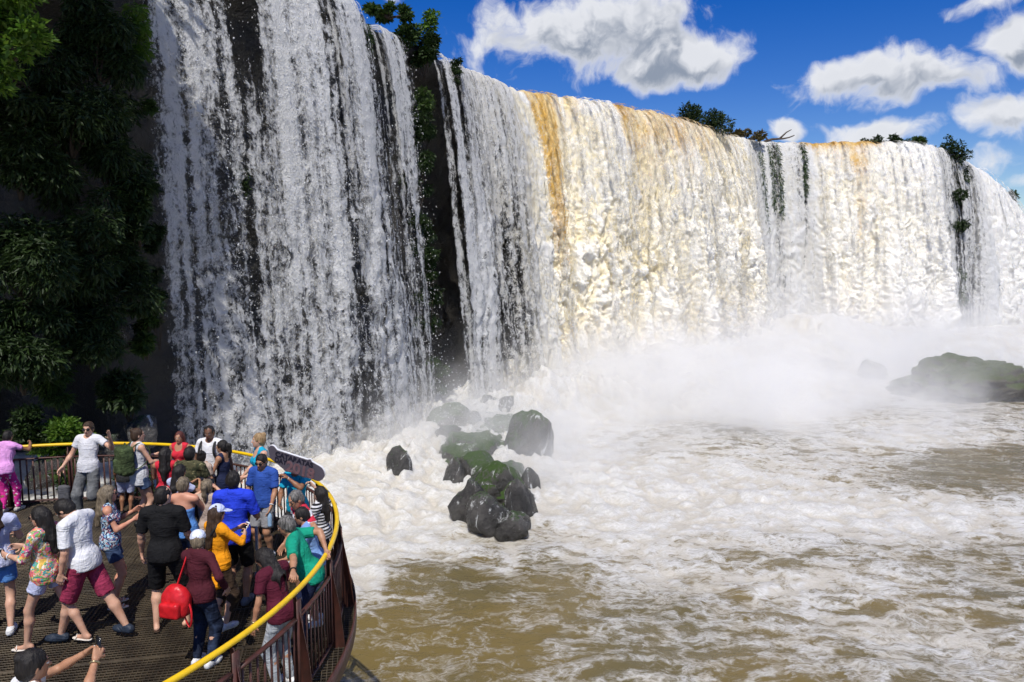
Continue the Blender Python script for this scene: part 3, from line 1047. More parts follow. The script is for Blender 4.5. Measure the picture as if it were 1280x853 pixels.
def leaf_mesh(C, size, rs, droop=0.0, aspect=.45, dirs=None, up=.4):
    """one bent diamond leaf of two triangles for each centre"""
    n = len(C)
    d = rs.normal(size=(n, 3))
    d[:, 2] = d[:, 2] * .6 - droop
    if dirs is not None:
        d = d * .55 + dirs
    d /= np.linalg.norm(d, axis=1)[:, None]
    u = rs.normal(size=(n, 3)) * (1 - up)
    u[:, 2] += up * 2
    w = np.cross(d, u)
    w /= np.linalg.norm(w, axis=1)[:, None] + 1e-9
    L = size * (.6 + .8 * rs.rand(n))[:, None]
    nrm = np.cross(w, d)
    a, b = C, C + d * L
    mid = C + d * L * .45 + nrm * L * .08
    l, r_ = mid - w * L * aspect * .5, mid + w * L * aspect * .5
    V = np.stack([a, l, b, r_], 1).reshape(-1, 3)
    k = np.arange(n)[:, None] * 4
    F = np.concatenate([k + [[0, 1, 2]], k + [[0, 2, 3]]])
    rnd = np.repeat(rs.rand(n), 4)
    return V, F, rnd


def crown_points(rs, clumps, n):
    """points scattered through ellipsoid clumps (cx,cy,cz,rx,ry,rz), denser near the shell"""
    cl = np.array(clumps, float)
    wgt = (cl[:, 3] * cl[:, 4] * cl[:, 5]) ** .67
    k = rs.choice(len(cl), n, p=wgt / wgt.sum())
    d = rs.normal(size=(n, 3))
    d /= np.linalg.norm(d, axis=1)[:, None]
    r = (.35 + .65 * rs.rand(n) ** .5)[:, None]
    lump = 1 + .35 * perlin(d * 2.3 + cl[k, :3])[:, None]
    return cl[k, :3] + d * r * lump * cl[k, 3:], d


def bush(base, clumps, n, size, m, label, cat='bush', name='bush', group=None, seed=1, trunk=True, trunk_r=.08, droop=0.0, bark=None, aspect=.45, outward=.6):
    rs = np.random.RandomState(seed)
    base = np.asarray(base, float)
    root = empty(name, base)
    tag(root, label, cat, group)
    P, d = crown_points(rs, clumps, n)
    V, F, rnd = leaf_mesh(P, size, rs, droop, aspect, d * outward)
    mesh_np('crown', V, F, m, root, False, dict(rnd=rnd))
    if trunk:
        mb = MB()
        for c in clumps[:9]:
            e = np.array(c[:3])
            midp = e * .5 + np.array([rs.normal() * .1, rs.normal() * .1, .1]) * np.linalg.norm(e)
            t = np.linspace(0, 1, 6)[:, None]
            pts = (1 - t) ** 2 * 0 + 2 * t * (1 - t) * midp + t * t * e
            mb.tube(pts, np.linspace(trunk_r, trunk_r * .25, 6), 6)
        mb.build('trunk', bark or M_BARK, root, True)
    return root


def clump_set(rs, n, ext, r):
    out_ = []
    for _ in range(n):
        p = (rs.rand(3) * 2 - 1) * ext
        rr = r * (.7 + .6 * rs.rand())
        out_.append((p[0], p[1], p[2] + ext[2], rr, rr, rr * .8))
    return out_


def crest_y(px):
    return float(crest([px])[0][1])


def px_bush(px, py, hw, hh, y, n, size, m, label, seed, nc=9, cat='bush', name='bush', **kw):
    """a bush whose crown fills about hw x hh pixels round (px, py), standing at depth y"""
    k = y / FPX
    rs = np.random.RandomState(seed)
    c = at_y(px, py, y)
    base = c - np.array([0, 0, hh * k])
    w, h = hw * k, hh * k
    cl = clump_set(rs, nc, (w * .68, w * .5, h * .62), min(w, h) * .52)
    cl = [(a, b, z + h * .3, r1, r2, r3) for a, b, z, r1, r2, r3 in cl]
    return bush(base, cl, n, size, m, label, cat, name, seed=seed, trunk_r=w * .04, **kw)


# bushes and trees along the crest
px_bush(880, 149, 34, 21, crest_y(880) + 0.4, 5000, .24, M_LEAF_DARK, 'round dark green tree standing at the lip of the main cascade', 11, 14, 'tree', 'tree')
px_bush(932, 168, 26, 8, crest_y(932) + 0.4, 1500, .34, M_LEAF_DRY, 'brownish grassy mound on the lip beside the driftwood log', 12, 9, 'mound', 'grassy_mound', outward=.9)
px_bush(1106, 176, 20, 6, crest_y(1106) + 0.4, 800, .3, M_LEAF_DARK, 'low dark bush on the lip above the golden water', 13, 7)
px_bush(1140, 177, 18, 5, crest_y(1140) + 0.4, 700, .3, M_LEAF_MID, 'low green bush on the lip next to the overgrown rock nose', 14, 7)
px_bush(1083, 178, 8, 4, crest_y(1083) + 0.4, 250, .25, M_LEAF_DARK, 'tiny dark shrub on the lip in mid stream', 15, 4)
px_bush(1186, 190, 28, 17, crest_y(1186) + 0.4, 2600, .30, M_LEAF_DARK, 'dense dark green bush crowning the rock nose at the lip', 16, 14)
px_bush(1202, 214, 10, 20, crest_y(1202) + -1.2, 1000, .28, M_LEAF_DARK, 'dark green creeper drooping over the rock nose', 17, 8, 'creeper', 'creeper', droop=.5)
px_bush(1262, 248, 9, 14, crest_y(1262) + 0.4, 700, .34, M_LEAF_DARK, 'dark bush clinging to the lip of the end cascade', 18, 7)
px_bush(1186, 171, 5, 3, crest_y(1186) + 0.4, 120, .2, M_LEAF_MID, 'lone twiggy sapling sticking up from the rock nose', 19, 3)
# the overgrown cleft between the two grey waterfalls
px_bush(487, 16, 40, 7, crest_y(487) + 0.4, 1800, .26, M_LEAF_MID, 'low scrub along the cliff edge above the grey veil', 21, 10)
px_bush(508, 40, 13, 22, crest_y(508) + -0.3, 1300, .24, M_LEAF_MID, 'reddish green bush on the nose of rock between grey waterfalls', 22, 8)
px_bush(535, 22, 11, 17, crest_y(535) + 0.4, 420, .26, M_LEAF, 'small bright tree at the top of the mossy cleft', 23, 6, 'tree', 'tree')
px_bush(530, 66, 15, 34, crest_y(530) + -0.8, 1900, .26, M_LEAF_DARK, 'dark bush hanging down the top of the mossy cleft', 24, 10, droop=.5)
px_bush(456, 38, 8, 28, crest_y(456) + -1.2, 1100, .30, M_LEAF_MID, 'strip of grass hanging over the lip of the grey veil', 25, 8, 'grass', 'hanging_grass', droop=1.2, aspect=.2)
px_bush(528, 125, 12, 18, crest_y(528) + -1.2, 600, .22, M_LEAF_MID, 'small green bush halfway up the cleft', 26, 6, droop=.3)
px_bush(536, 382, 17, 44, crest_y(536) + -2.2, 1500, .26, M_LEAF_DARK, 'ferns hanging in the lower part of the cleft', 27, 10, 'fern', 'fern', droop=.8, aspect=.3)
px_bush(546, 458, 14, 12, crest_y(546) + -2.2, 700, .24, M_LEAF_MID, 'green ferns at the foot of the cleft above the boulders', 28, 6, 'fern', 'fern', droop=.4, aspect=.3)
px_bush(548, 482, 10, 9, crest_y(548) + -2.2, 420, .2, M_LEAF_MID, 'small fern just above the dark rounded boulder', 29, 5, 'fern', 'fern', droop=.4, aspect=.3)
px_bush(568, 88, 7, 22, crest_y(568) + -1.2, 700, .28, M_LEAF_DARK, 'grass strip hanging in the thin grey waterfall', 30, 7, 'grass', 'hanging_grass', droop=1.2, aspect=.2)
for (i, (s_, d0_, d1_)) in enumerate([(942, .6, 9.0), (957, .5, 6.5), (967, .4, 7.5), (1000, .4, 5.0)]):
    c_, n_ = crest([s_])[0], cnormal([s_])[0]
    cl_ = []
    for d_ in np.arange(d0_, d1_, .45):
        o_ = table(np.array([s_]), OUTW)[0] * math.sqrt(d_ / H_FALL) + .12
        cl_.append((n_[0] * o_, n_[1] * o_, -d_, .13, .13, .5))
    bush(c_, cl_, 360, .34, M_LEAF_MID, ['dark weed strand on the rock at the near edge of the streaky falls', 'shorter of two close green weed strands in the streaky falls',
         'longer of two close green weed strands in the streaky falls', 'dark green weed strand on the rock beside the golden lip'][i], 'weed', 'hanging_weed', seed=60 + i, trunk=False, droop=1.4, aspect=.2)
px_bush(1196, 352, 13, 36, crest_y(1196) + -2.6, 1500, .36, M_LEAF_MID, 'green creeper covering the lower rock nose in the falls', 64, 9, 'creeper', 'creeper', droop=.9)

px_bush(522, 180, 17, 84, crest_y(523) - .9, 5200, .24, M_LEAF_DARK, 'long dark curtain of creepers down the upper cleft', 71, 14, 'creeper', 'creeper', droop=1.0, aspect=.3)
px_bush(532, 300, 16, 70, crest_y(523) - 1.8, 4600, .24, M_LEAF_DARK, 'dark curtain of creepers in the middle of the cleft', 72, 14, 'creeper', 'creeper', droop=1.0, aspect=.3)
# shaded cliff at the left: curtains of fern, creepers, a leaning tree
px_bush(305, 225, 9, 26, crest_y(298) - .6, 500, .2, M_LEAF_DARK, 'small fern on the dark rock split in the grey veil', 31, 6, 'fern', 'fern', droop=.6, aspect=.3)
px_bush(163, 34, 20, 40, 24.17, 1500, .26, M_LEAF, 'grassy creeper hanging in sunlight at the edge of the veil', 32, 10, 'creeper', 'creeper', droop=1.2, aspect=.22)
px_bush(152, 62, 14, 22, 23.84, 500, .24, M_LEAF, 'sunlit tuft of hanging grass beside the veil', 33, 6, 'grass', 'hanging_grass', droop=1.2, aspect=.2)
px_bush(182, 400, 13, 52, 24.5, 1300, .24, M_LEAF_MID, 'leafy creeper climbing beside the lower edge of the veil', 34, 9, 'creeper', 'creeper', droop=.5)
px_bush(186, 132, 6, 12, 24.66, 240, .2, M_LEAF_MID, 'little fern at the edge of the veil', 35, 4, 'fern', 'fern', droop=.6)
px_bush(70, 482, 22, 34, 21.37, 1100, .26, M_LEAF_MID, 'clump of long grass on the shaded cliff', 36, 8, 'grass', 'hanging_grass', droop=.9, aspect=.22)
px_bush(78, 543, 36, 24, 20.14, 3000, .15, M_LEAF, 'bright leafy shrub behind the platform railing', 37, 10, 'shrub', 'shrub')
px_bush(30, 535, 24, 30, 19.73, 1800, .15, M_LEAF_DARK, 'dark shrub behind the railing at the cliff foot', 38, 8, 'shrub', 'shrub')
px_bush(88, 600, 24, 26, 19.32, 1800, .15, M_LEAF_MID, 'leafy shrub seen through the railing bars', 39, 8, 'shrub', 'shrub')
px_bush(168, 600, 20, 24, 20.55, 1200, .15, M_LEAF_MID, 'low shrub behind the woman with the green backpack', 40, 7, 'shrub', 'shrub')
FERNS = ['dark drooping, just under the bright leaning tree,', 'dark wide, beneath the overhanging crowns,', 'dark long, touching the edge of the veil,', 'dark, halfway up above the cliff-foot grass,', 'dark, between the halfway curtain and the veil,',
         'dark, directly above the leafy creeper beside the veil,', 'dark low, right above the dark shrub,', 'low, beside the rounded jutting rock, dark', 'dark high, left of the sunlit hanging tuft,']
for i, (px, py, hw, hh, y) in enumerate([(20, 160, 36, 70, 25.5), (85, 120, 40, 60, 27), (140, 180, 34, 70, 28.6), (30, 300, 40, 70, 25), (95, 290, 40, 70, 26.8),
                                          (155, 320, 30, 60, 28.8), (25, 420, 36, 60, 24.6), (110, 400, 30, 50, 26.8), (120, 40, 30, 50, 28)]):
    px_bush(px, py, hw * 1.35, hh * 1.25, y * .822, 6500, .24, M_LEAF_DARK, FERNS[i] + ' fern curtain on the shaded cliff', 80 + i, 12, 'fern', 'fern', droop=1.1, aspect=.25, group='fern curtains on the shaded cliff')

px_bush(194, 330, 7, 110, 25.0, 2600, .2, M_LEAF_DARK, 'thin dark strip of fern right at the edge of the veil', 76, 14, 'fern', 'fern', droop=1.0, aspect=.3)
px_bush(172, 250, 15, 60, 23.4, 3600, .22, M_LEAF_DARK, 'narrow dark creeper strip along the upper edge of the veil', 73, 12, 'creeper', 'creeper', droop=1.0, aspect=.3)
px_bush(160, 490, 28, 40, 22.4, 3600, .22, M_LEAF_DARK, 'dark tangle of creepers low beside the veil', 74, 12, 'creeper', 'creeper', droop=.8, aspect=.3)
px_bush(1192, 262, 13, 44, crest_y(1192) - 2.0, 2200, .34, M_LEAF_DARK, 'dark green creeper hanging down the upper rock nose', 75, 10, 'creeper', 'creeper', droop=.9)
# unseen trees added on top of the left cliff; their crowns shade it
for i, (s_, o_, r_) in enumerate([(-150, 1.5, 4.2), (-70, 2.5, 4.0), (0, 3.0, 3.6), (55, 3.0, 3.0), (98, 1.8, 2.0)]):
    c_, n_ = crest([s_])[0], cnormal([s_])[0]
    b0 = np.array([c_[0] + n_[0] * .2, c_[1] + n_[1] * .2, c_[2] - .6])
    rs_ = np.random.RandomState(200 + i)
    cl_ = [(n_[0] * o_ + rs_.normal() * r_ * .4, n_[1] * o_ + rs_.normal() * r_ * .4, r_ * .5 + rs_.normal() * r_ * .35, r_ * .6, r_ * .6, r_ * .4) for _ in range(9)]
    bush(b0, cl_, 2600, .5, M_LEAF_MID, ['broad tree overhanging the shaded cliff above the platform walkway', 'spreading tree overhanging the shaded cliff beside the broad tree', 'thick crowned tree overhanging the middle of the shaded cliff',
         'dense tree overhanging the shaded cliff above its fern curtains', 'leafy tree overhanging the shaded cliff next to the grassy creeper'][i],
         'tree', 'tree', 'trees on top of the shaded cliff', seed=200 + i, trunk_r=.22)

# leaning tree in the top left corner
k_ = 17.4
rs_ = np.random.RandomState(5)
b_ = np.array([-16.6, 19.2, 8.0])
cl_ = []
for (px, py, r_) in [(12, 22, 24), (34, 36, 20), (50, 52, 14), (20, 60, 20), (6, 88, 18), (-10, 40, 30), (-30, 10, 34), (10, -20, 34), (44, 42, 12), (2, 110, 12), (-30, 80, 30)]:
    p = at_y(px, py, k_ + rs_.normal() * .4) - b_
    r_ = r_ * k_ / FPX
    cl_.append((p[0], p[1], p[2], r_, r_, r_ * .6))
bush(b_, cl_, 3600, .20, M_LEAF, 'bright leafy tree leaning out from the top of the shaded cliff', 'tree', 'tree', seed=44, trunk_r=.16)

# driftwood log caught on the lip
lg = MB()
p0, p1 = at_y(952, 179, crest_y(952)), at_y(993, 169, crest_y(970))
t_ = np.linspace(0, 1, 7)[:, None]
lg.tube(p0 + (p1 - p0) * t_ + np.array([0, 0, .12]) * np.sin(t_ * 6), np.linspace(.15, .05, 7), 7)
lg.tube(np.stack([p0 + (p1 - p0) * .55, p0 + (p1 - p0) * .75 + [0, 0, .45], p0 + (p1 - p0) * .9 + [0, 0, .6]]), [.1, .07, .04], 6)
lg.tube(np.stack([p0 + (p1 - p0) * .2, p0 + (p1 - p0) * .1 + [0, -.2, .5]]), [.1, .05], 6)
tag(lg.build('log', M_LOG, None, True), 'bare driftwood log caught on the lip by the grassy mound', 'log')

# ------------------------------------------------------------------ viewing platform of steel grating
RAIL_Z = 1.12
_rp = np.array([on_z(px, py, RAIL_Z)[:2] for (px, py) in [(215, 853), (310, 784), (397, 706), (422, 668), (424, 640), (400, 604), (350, 580), (300, 567), (200, 556), (100, 555), (30, 558)]])
A_ = np.column_stack([2 * _rp, np.ones(len(_rp))])
_sol = np.linalg.lstsq(A_, (_rp ** 2).sum(1), rcond=None)[0]
DC = _sol[:2]
DR = math.sqrt(_sol[2] + DC @ DC)
print('deck circle', DC, DR, np.hypot(*(_rp - DC).T))


def m_grating(nt):
    p = pos(nt)
    n1 = nt.noise(p, 3.0, 5, .6)
    n2 = nt.noise(p, 40.0, 4, .6)
    c = nt.mix(nt.ss(n1, .35, .68), (.034, .026, .017), (.085, .066, .040))
    c = nt.mix(nt.m('MULTIPLY', nt.ss(n2, .5, .7), .6), c, (.065, .034, .016))
    out(nt, princ(nt, c, .6, bump(nt, n2, .4, .004), .25, .4))


M_GRATE = mat('rusty_grating', m_grating)
M_STEEL = simple('brown_painted_steel', (.085, .030, .022), .5, .45, 9, .25, .004, 0, .4, (.050, .022, .017))
M_BEAM = simple('dark_steel_beam', (.030, .024, .020), .7, .4, 6)


def m_yellow(nt):
    p = pos(nt)
    n1 = nt.noise(p, 5.0, 4, .6)
    n2 = nt.noise(p, 60.0, 4, .6)
    c = nt.mix(nt.ss(n1, .4, .7), (.80, .52, .010), (.70, .43, .012))
    c = nt.mix(nt.ss(n2, .66, .74), c, (.32, .19, .03))
    out(nt, princ(nt, c, .34, bump(nt, n2, .12, .003), 0, .5))


M_YELLOW = mat('yellow_paint', m_yellow)

deck = empty('viewing_platform', (DC[0], DC[1], 0))
tag(deck, 'round viewing platform of rusty steel grating', kind='structure')
RO = DR + .2
ROT = R(12)


def deck_bars():
    mb = MB()
    c, s = math.cos(ROT), math.sin(ROT)
    for ax_i in (0, 1):
        u = np.array([c, s, 0]) if ax_i == 0 else np.array([-s, c, 0])
        w = np.array([-u[1], u[0], 0])
        pitch = .055
        k = int(RO / pitch)
        for i in range(-k, k + 1):
            d = i * pitch
            h = math.sqrt(max(0, RO * RO - d * d))
            if h < .05:
                continue
            ctr = w * d
            thick, dep = (.008, .026) if ax_i == 0 else (.007, .020)
            mb.box(ctr + np.array([0, 0, -dep / 2 - (.001 if ax_i else 0)]), (2 * h, thick, dep), np.stack([u, w, [0, 0, 1]]))
    return mb


g_ = deck_bars().build('grating', M_GRATE, deck)
g_['kind'] = 'stuff'
c_, s_ = math.cos(ROT), math.sin(ROT)
u_, w_ = np.array([c_, s_, 0]), np.array([-s_, c_, 0])
for ax_i, step in ((0, 1.0), (1, 2.0)):
    a, b = (u_, w_) if ax_i == 0 else (w_, u_)
    k = int(RO / step)
    for i in range(-k, k + 1):
        d = i * step + .2
        if abs(d) > RO - .1:
            continue
        h = math.sqrt(RO * RO - d * d) - .02
        MB().box(b * d + np.array([0, 0, .0035 - .02]), (2 * h, .022, .04), np.stack([a, b, [0, 0, 1]])).build('joint_strip', M_GRATE, deck)
        MB().box(b * d + np.array([0, 0, -.16]), (2 * h - .1, .09, .22 - ax_i * .04), np.stack([a, b, [0, 0, 1]])).build('beam', M_BEAM, deck)
th = np.linspace(0, 2 * math.pi, 145)
rim = MB()
rim.add(np.concatenate([np.stack([np.cos(th) * r, np.sin(th) * r, np.full_like(th, z)], 1) for r, z in ((RO, .012), (RO + .02, .012), (RO + .02, -.2), (RO, -.2))]),
        [[k * 145 + i, k * 145 + i + 1, ((k + 1) % 4) * 145 + i + 1, ((k + 1) % 4) * 145 + i] for k in range(4) for i in range(144)])
rim.build('rim', M_STEEL, deck)
# columns and the rock the platform is founded on
for i in range(12):
    a = i / 12 * 2 * math.pi + .1
    MB().tube([[math.cos(a) * DR * .7, math.sin(a) * DR * .7, -5.2], [math.cos(a) * DR * .7, math.sin(a) * DR * .7, -.28]], .14, 10).build('column', M_BEAM, deck, True)
bo = boulder((DC[0] - .4, DC[1], -3.6), (DR * .86, DR * .86, 3.0), 77.7, M_BOULDER_WET, 'dark founding rock under the grating platform', base=ICO5, rough=.18)
bo.name = 'founding_rock'

# railing: brown panels of upright bars between fin posts, yellow tube on top
railing = empty('railing', (DC[0], DC[1], 0))
tag(railing, 'brown steel railing with a yellow tube handrail round the platform', 'railing')
NP = 33
A0 = R(12)
post = MB()
# radial fin, broad at the foot and pointed under the handrail, in local x = radial
fin = np.array([[-.035, 0, .02], [.155, 0, .02], [.155, 0, -.22], [-.035, 0, -.22], [-.035, 0, 1.085], [.0, 0, 1.085], [.115, 0, .45]])
for sgn in (-.006, .006):
    post.add(fin + [0, sgn, 0])
outl = [3, 2, 1, 6, 5, 4, 0]
post.Q, post.T = [], []
post.T.append(np.array([[0, 1, 6], [0, 6, 5], [0, 5, 4], [3, 2, 1], [3, 1, 0]]))
post.T.append(np.array([[0, 6, 1], [0, 5, 6], [0, 4, 5], [3, 1, 2], [3, 0, 1]]) + 7)
loop = [3, 2, 1, 6, 5, 4]
post.Q.append(np.array([[loop[i], loop[(i + 1) % 6], loop[(i + 1) % 6] + 7, loop[i] + 7] for i in range(6)]))
post.box([.02, 0, .42], [.012, .09, 1.28])
post_o = post.build('post', M_STEEL, railing)
post_me = post_o.data
bar = MB().box([0, 0, .475], [.010, .028, .78]).build('bar', M_STEEL, railing)
bar_me = bar.data
RP = DR + .035
first_bar = first_post = True
dA = 2 * math.pi / NP
for i in range(NP):
    a = A0 + i * dA
    if first_post:
        o = post_o
        first_post = False
    else:
        o = link_mesh('post', post_me, railing)
    o.matrix_local = Matrix.Translation((math.cos(a) * RP, math.sin(a) * RP, 0)) @ Matrix.Rotation(a, 4, 'Z')
    # rails of one panel
    g = .05 / RP
    aa = np.linspace(a + g, a + dA - g, 7)
    for z in (.075, .875):
        r0, r1 = RP - .006, RP + .016
        V = np.concatenate([np.stack([np.cos(aa) * r, np.sin(aa) * r, np.full(7, zz)], 1) for r, zz in ((r0 - .012, z - .012), (r1 + .012, z - .012), (r1 + .012, z + .012), (r0 - .012, z + .012))])
        Q = [[k * 7 + j, k * 7 + j + 1, ((k + 1) % 4) * 7 + j + 1, ((k + 1) % 4) * 7 + j] for k in range(4) for j in range(6)]
        Q += [[0, 7, 14, 21], [6, 27, 20, 13]]
        MB().add(V, Q).build('rail', M_STEEL, railing)
    if math.cos(a) < -.75 and True:
        continue            # the far side, wholly outside the picture: posts and rails only
    nb = 9
    for j in range(nb):
        b = a + dA * (j + .9) / (nb + .8)
        if first_bar:
            o = bar
            first_bar = False
        else:
            o = link_mesh('bar', bar_me, railing)
        o.matrix_local = Matrix.Translation((math.cos(b) * (RP + .005), math.sin(b) * (RP + .005), 0)) @ Matrix.Rotation(b, 4, 'Z')
th = np.linspace(0, 2 * math.pi, 181)
hr = MB().tube(np.stack([np.cos(th) * DR, np.sin(th) * DR, np.full_like(th, RAIL_Z)], 1), .029, 12, False)
hr.build('handrail', M_YELLOW, railing, True)

# ------------------------------------------------------------------ people: bodies and clothes grown from distance fields
class Field:
    def __init__(self, lo, hi, res):
        self.lo = np.asarray(lo, float)
        self.res = res
        n = np.ceil((np.asarray(hi) - self.lo) / res).astype(int) + 1
        self.ax = [self.lo[i] + np.arange(n[i]) * res for i in range(3)]
        self.D = np.full(n, .12, np.float32)

    def _sl(self, lo, hi):
        i0 = [max(0, int((lo[i] - self.lo[i]) / self.res)) for i in range(3)]
        i1 = [min(self.D.shape[i], int((hi[i] - self.lo[i]) / self.res) + 2) for i in range(3)]
        if any(a >= b for a, b in zip(i0, i1)):
            return None, None
        sl = tuple(slice(a, b) for a, b in zip(i0, i1))
        P = np.meshgrid(*[self.ax[i][sl[i]] for i in range(3)], indexing='ij')
        return sl, P

    def _merge(self, sl, d, k, mode):
        a = self.D[sl]
        if mode == 'sub':
            d = -d
            if k > 0:
                h = np.maximum(k - np.abs(a - d), 0) / k
                self.D[sl] = np.maximum(a, d) + h * h * k * .25
            else:
                self.D[sl] = np.maximum(a, d)
        elif k > 0:
            h = np.maximum(k - np.abs(a - d), 0) / k
            self.D[sl] = np.minimum(a, d) - h * h * k * .25
        else:
            self.D[sl] = np.minimum(a, d)

    def cap(self, a, b, ra, rb=None, k=.02, mode='add'):
        rb = ra if rb is None else rb
        a, b = np.asarray(a, float), np.asarray(b, float)
        m = max(ra, rb) + .09
        sl, P = self._sl(np.minimum(a, b) - m, np.maximum(a, b) + m)
        if sl is None:
            return self
        ab = b - a
        L2 = ab @ ab + 1e-12
        t = np.clip(((P[0] - a[0]) * ab[0] + (P[1] - a[1]) * ab[1] + (P[2] - a[2]) * ab[2]) / L2, 0, 1)
        d = np.sqrt((P[0] - a[0] - t * ab[0]) ** 2 + (P[1] - a[1] - t * ab[1]) ** 2 + (P[2] - a[2] - t * ab[2]) ** 2) - (ra + (rb - ra) * t)
        self._merge(sl, d, k, mode)
        return self

    def ell(self, c, r, Rm=None, k=.03, mode='add'):
        c, r = np.asarray(c, float), np.asarray(r, float)
        m = max(r) + .09
        sl, P = self._sl(c - m, c + m)
        if sl is None:
            return self
        q = [P[i] - c[i] for i in range(3)]
        if Rm is not None:
            q = [Rm[0, i] * q[0] + Rm[1, i] * q[1] + Rm[2, i] * q[2] for i in range(3)]
        k0 = np.sqrt(sum((q[i] / r[i]) ** 2 for i in range(3)))
        k1 = np.sqrt(sum((q[i] / r[i] ** 2) ** 2 for i in range(3))) + 1e-9
        self._merge(sl, k0 * (k0 - 1) / k1, k, mode)
        return self

    def box(self, c, h, Rm=None, rad=.02, k=.02, mode='add'):
        c, h = np.asarray(c, float), np.asarray(h, float)
        m = np.linalg.norm(h) + .09
        sl, P = self._sl(c - m, c + m)
        if sl is None:
            return self
        q = [P[i] - c[i] for i in range(3)]
        if Rm is not None:
            q = [Rm[0, i] * q[0] + Rm[1, i] * q[1] + Rm[2, i] * q[2] for i in range(3)]
        q = [np.abs(q[i]) - h[i] + rad for i in range(3)]
        d = np.sqrt(sum(np.maximum(v, 0) ** 2 for v in q)) + np.minimum(np.maximum(np.maximum(q[0], q[1]), q[2]), 0) - rad
        self._merge(sl, d, k, mode)
        return self

    def cut(self, p, n):
        """keep the side the normal points to"""
        p, n = np.asarray(p, float), np.asarray(n, float)
        d = -((self.ax[0][:, None, None] - p[0]) * n[0] + (self.ax[1][None, :, None] - p[1]) * n[1] + (self.ax[2][None, None, :] - p[2]) * n[2])
        self.D = np.maximum(self.D, d.astype(np.float32))
        return self

    def noise(self, amp, scale, seed=0.0):
        near = np.abs(self.D) < amp * 3 + self.res * 2
        I = np.argwhere(near)
        if len(I):
            P = self.lo + I * self.res
            self.D[near] += (amp * fbm(P * np.asarray(scale) + seed, 3)).astype(np.float32)
        return self

    def mesh(self):
        D = self.D
        S = D < 0
        c = np.zeros(np.array(D.shape) - 1, np.int8)
        for dx in (0, 1):
            for dy in (0, 1):
                for dz in (0, 1):
                    c += S[dx:D.shape[0] - 1 + dx, dy:D.shape[1] - 1 + dy, dz:D.shape[2] - 1 + dz]
        act = (c > 0) & (c < 8)
        I = np.argwhere(act)
        if not len(I):
            return np.zeros((0, 3)), np.zeros((0, 4), int)
        idx = np.full(act.shape, -1, np.int64)
        idx[act] = np.arange(len(I))
        acc = np.zeros((len(I), 3))
        cnt = np.zeros(len(I))
        corners = [(x, y, z) for x in (0, 1) for y in (0, 1) for z in (0, 1)]
        val = {o: D[I[:, 0] + o[0], I[:, 1] + o[1], I[:, 2] + o[2]].astype(float) for o in corners}
        for o in corners:
            for ax_ in range(3):
                if o[ax_] == 0:
                    o2 = tuple(1 if i == ax_ else o[i] for i in range(3))
                    a, b = val[o], val[o2]
                    x = (a < 0) != (b < 0)
                    t = np.where(x, a / np.where(x, a - b, 1), 0)
                    p = np.tile(np.array(o, float), (len(I), 1))
                    p[:, ax_] = t
                    acc[x] += p[x]
                    cnt[x] += 1
        V = self.lo + (I + acc / cnt[:, None]) * self.res
        Q = []
        for ax_ in range(3):
            n = [slice(None)] * 3
            m = [slice(None)] * 3
            n[ax_], m[ax_] = slice(0, -1), slice(1, None)
            x = S[tuple(n)] != S[tuple(m)]
            E = np.argwhere(x)
            u, w = (ax_ + 1) % 3, (ax_ + 2) % 3
            ok = (E[:, u] > 0) & (E[:, w] > 0) & (E[:, u] < D.shape[u] - 1) & (E[:, w] < D.shape[w] - 1)
            E = E[ok]
            fl = S[E[:, 0], E[:, 1], E[:, 2]]

            def at(du, dw):
                J = E.copy()
                J[:, u] -= du
                J[:, w] -= dw
                return idx[J[:, 0], J[:, 1], J[:, 2]]
            q = np.stack([at(1, 1), at(0, 1), at(0, 0), at(1, 0)], 1)
            q[~fl] = q[~fl][:, ::-1]
            Q.append(q)
        return V, np.concatenate(Q)


def rotm(ax_, deg):
    c, s = math.cos(R(deg)), math.sin(R(deg))
    return np.array({'x': [[1, 0, 0], [0, c, -s], [0, s, c]], 'y': [[c, 0, s], [0, 1, 0], [-s, 0, c]], 'z': [[c, -s, 0], [s, c, 0], [0, 0, 1]]}[ax_])


def unit(v):
    v = np.asarray(v, float)
    return v / (np.linalg.norm(v) + 1e-9)


def ik(a, t, l1, l2, pole):
    d = t - a
    L = np.linalg.norm(d)
    if L > (l1 + l2) * .999:
        d = d / L * (l1 + l2) * .999
        L = np.linalg.norm(d)
        t = a + d
    u = d / L
    x = (l1 * l1 - l2 * l2 + L * L) / (2 * L)
    h = math.sqrt(max(0, l1 * l1 - x * x))
    p = np.asarray(pole, float)
    p = unit(p - u * (p @ u))
    return a + u * x + p * h, t


# ---- cloth, skin and hair materials
def m_skin(name, c):
    def b(nt):
        p = objc(nt)
        n1 = nt.noise(p, 9, 4, .6)
        col = nt.mix(nt.ss(n1, .35, .7), c, (c[0] * .86, c[1] * .76, c[2] * .72))
        out(nt, princ(nt, col, .5, None, 0, .35, Subsurface_Weight=0.0))
    return mat(name, b)


SKIN = dict(fair=m_skin('skin_fair', (.60, .36, .25)), pink=m_skin('skin_sunburnt', (.60, .30, .20)), tan=m_skin('skin_tan', (.42, .225, .135)),
            brown=m_skin('skin_brown', (.27, .135, .075)), dark=m_skin('skin_dark', (.16, .078, .045)))
M_EYE = simple('eye', (.03, .02, .015), .2, .1)
M_LIP = simple('lip', (.36, .10, .08), .5, .2)
M_WHITE_EYE = simple('eye_white', (.7, .68, .64), .3, .1)


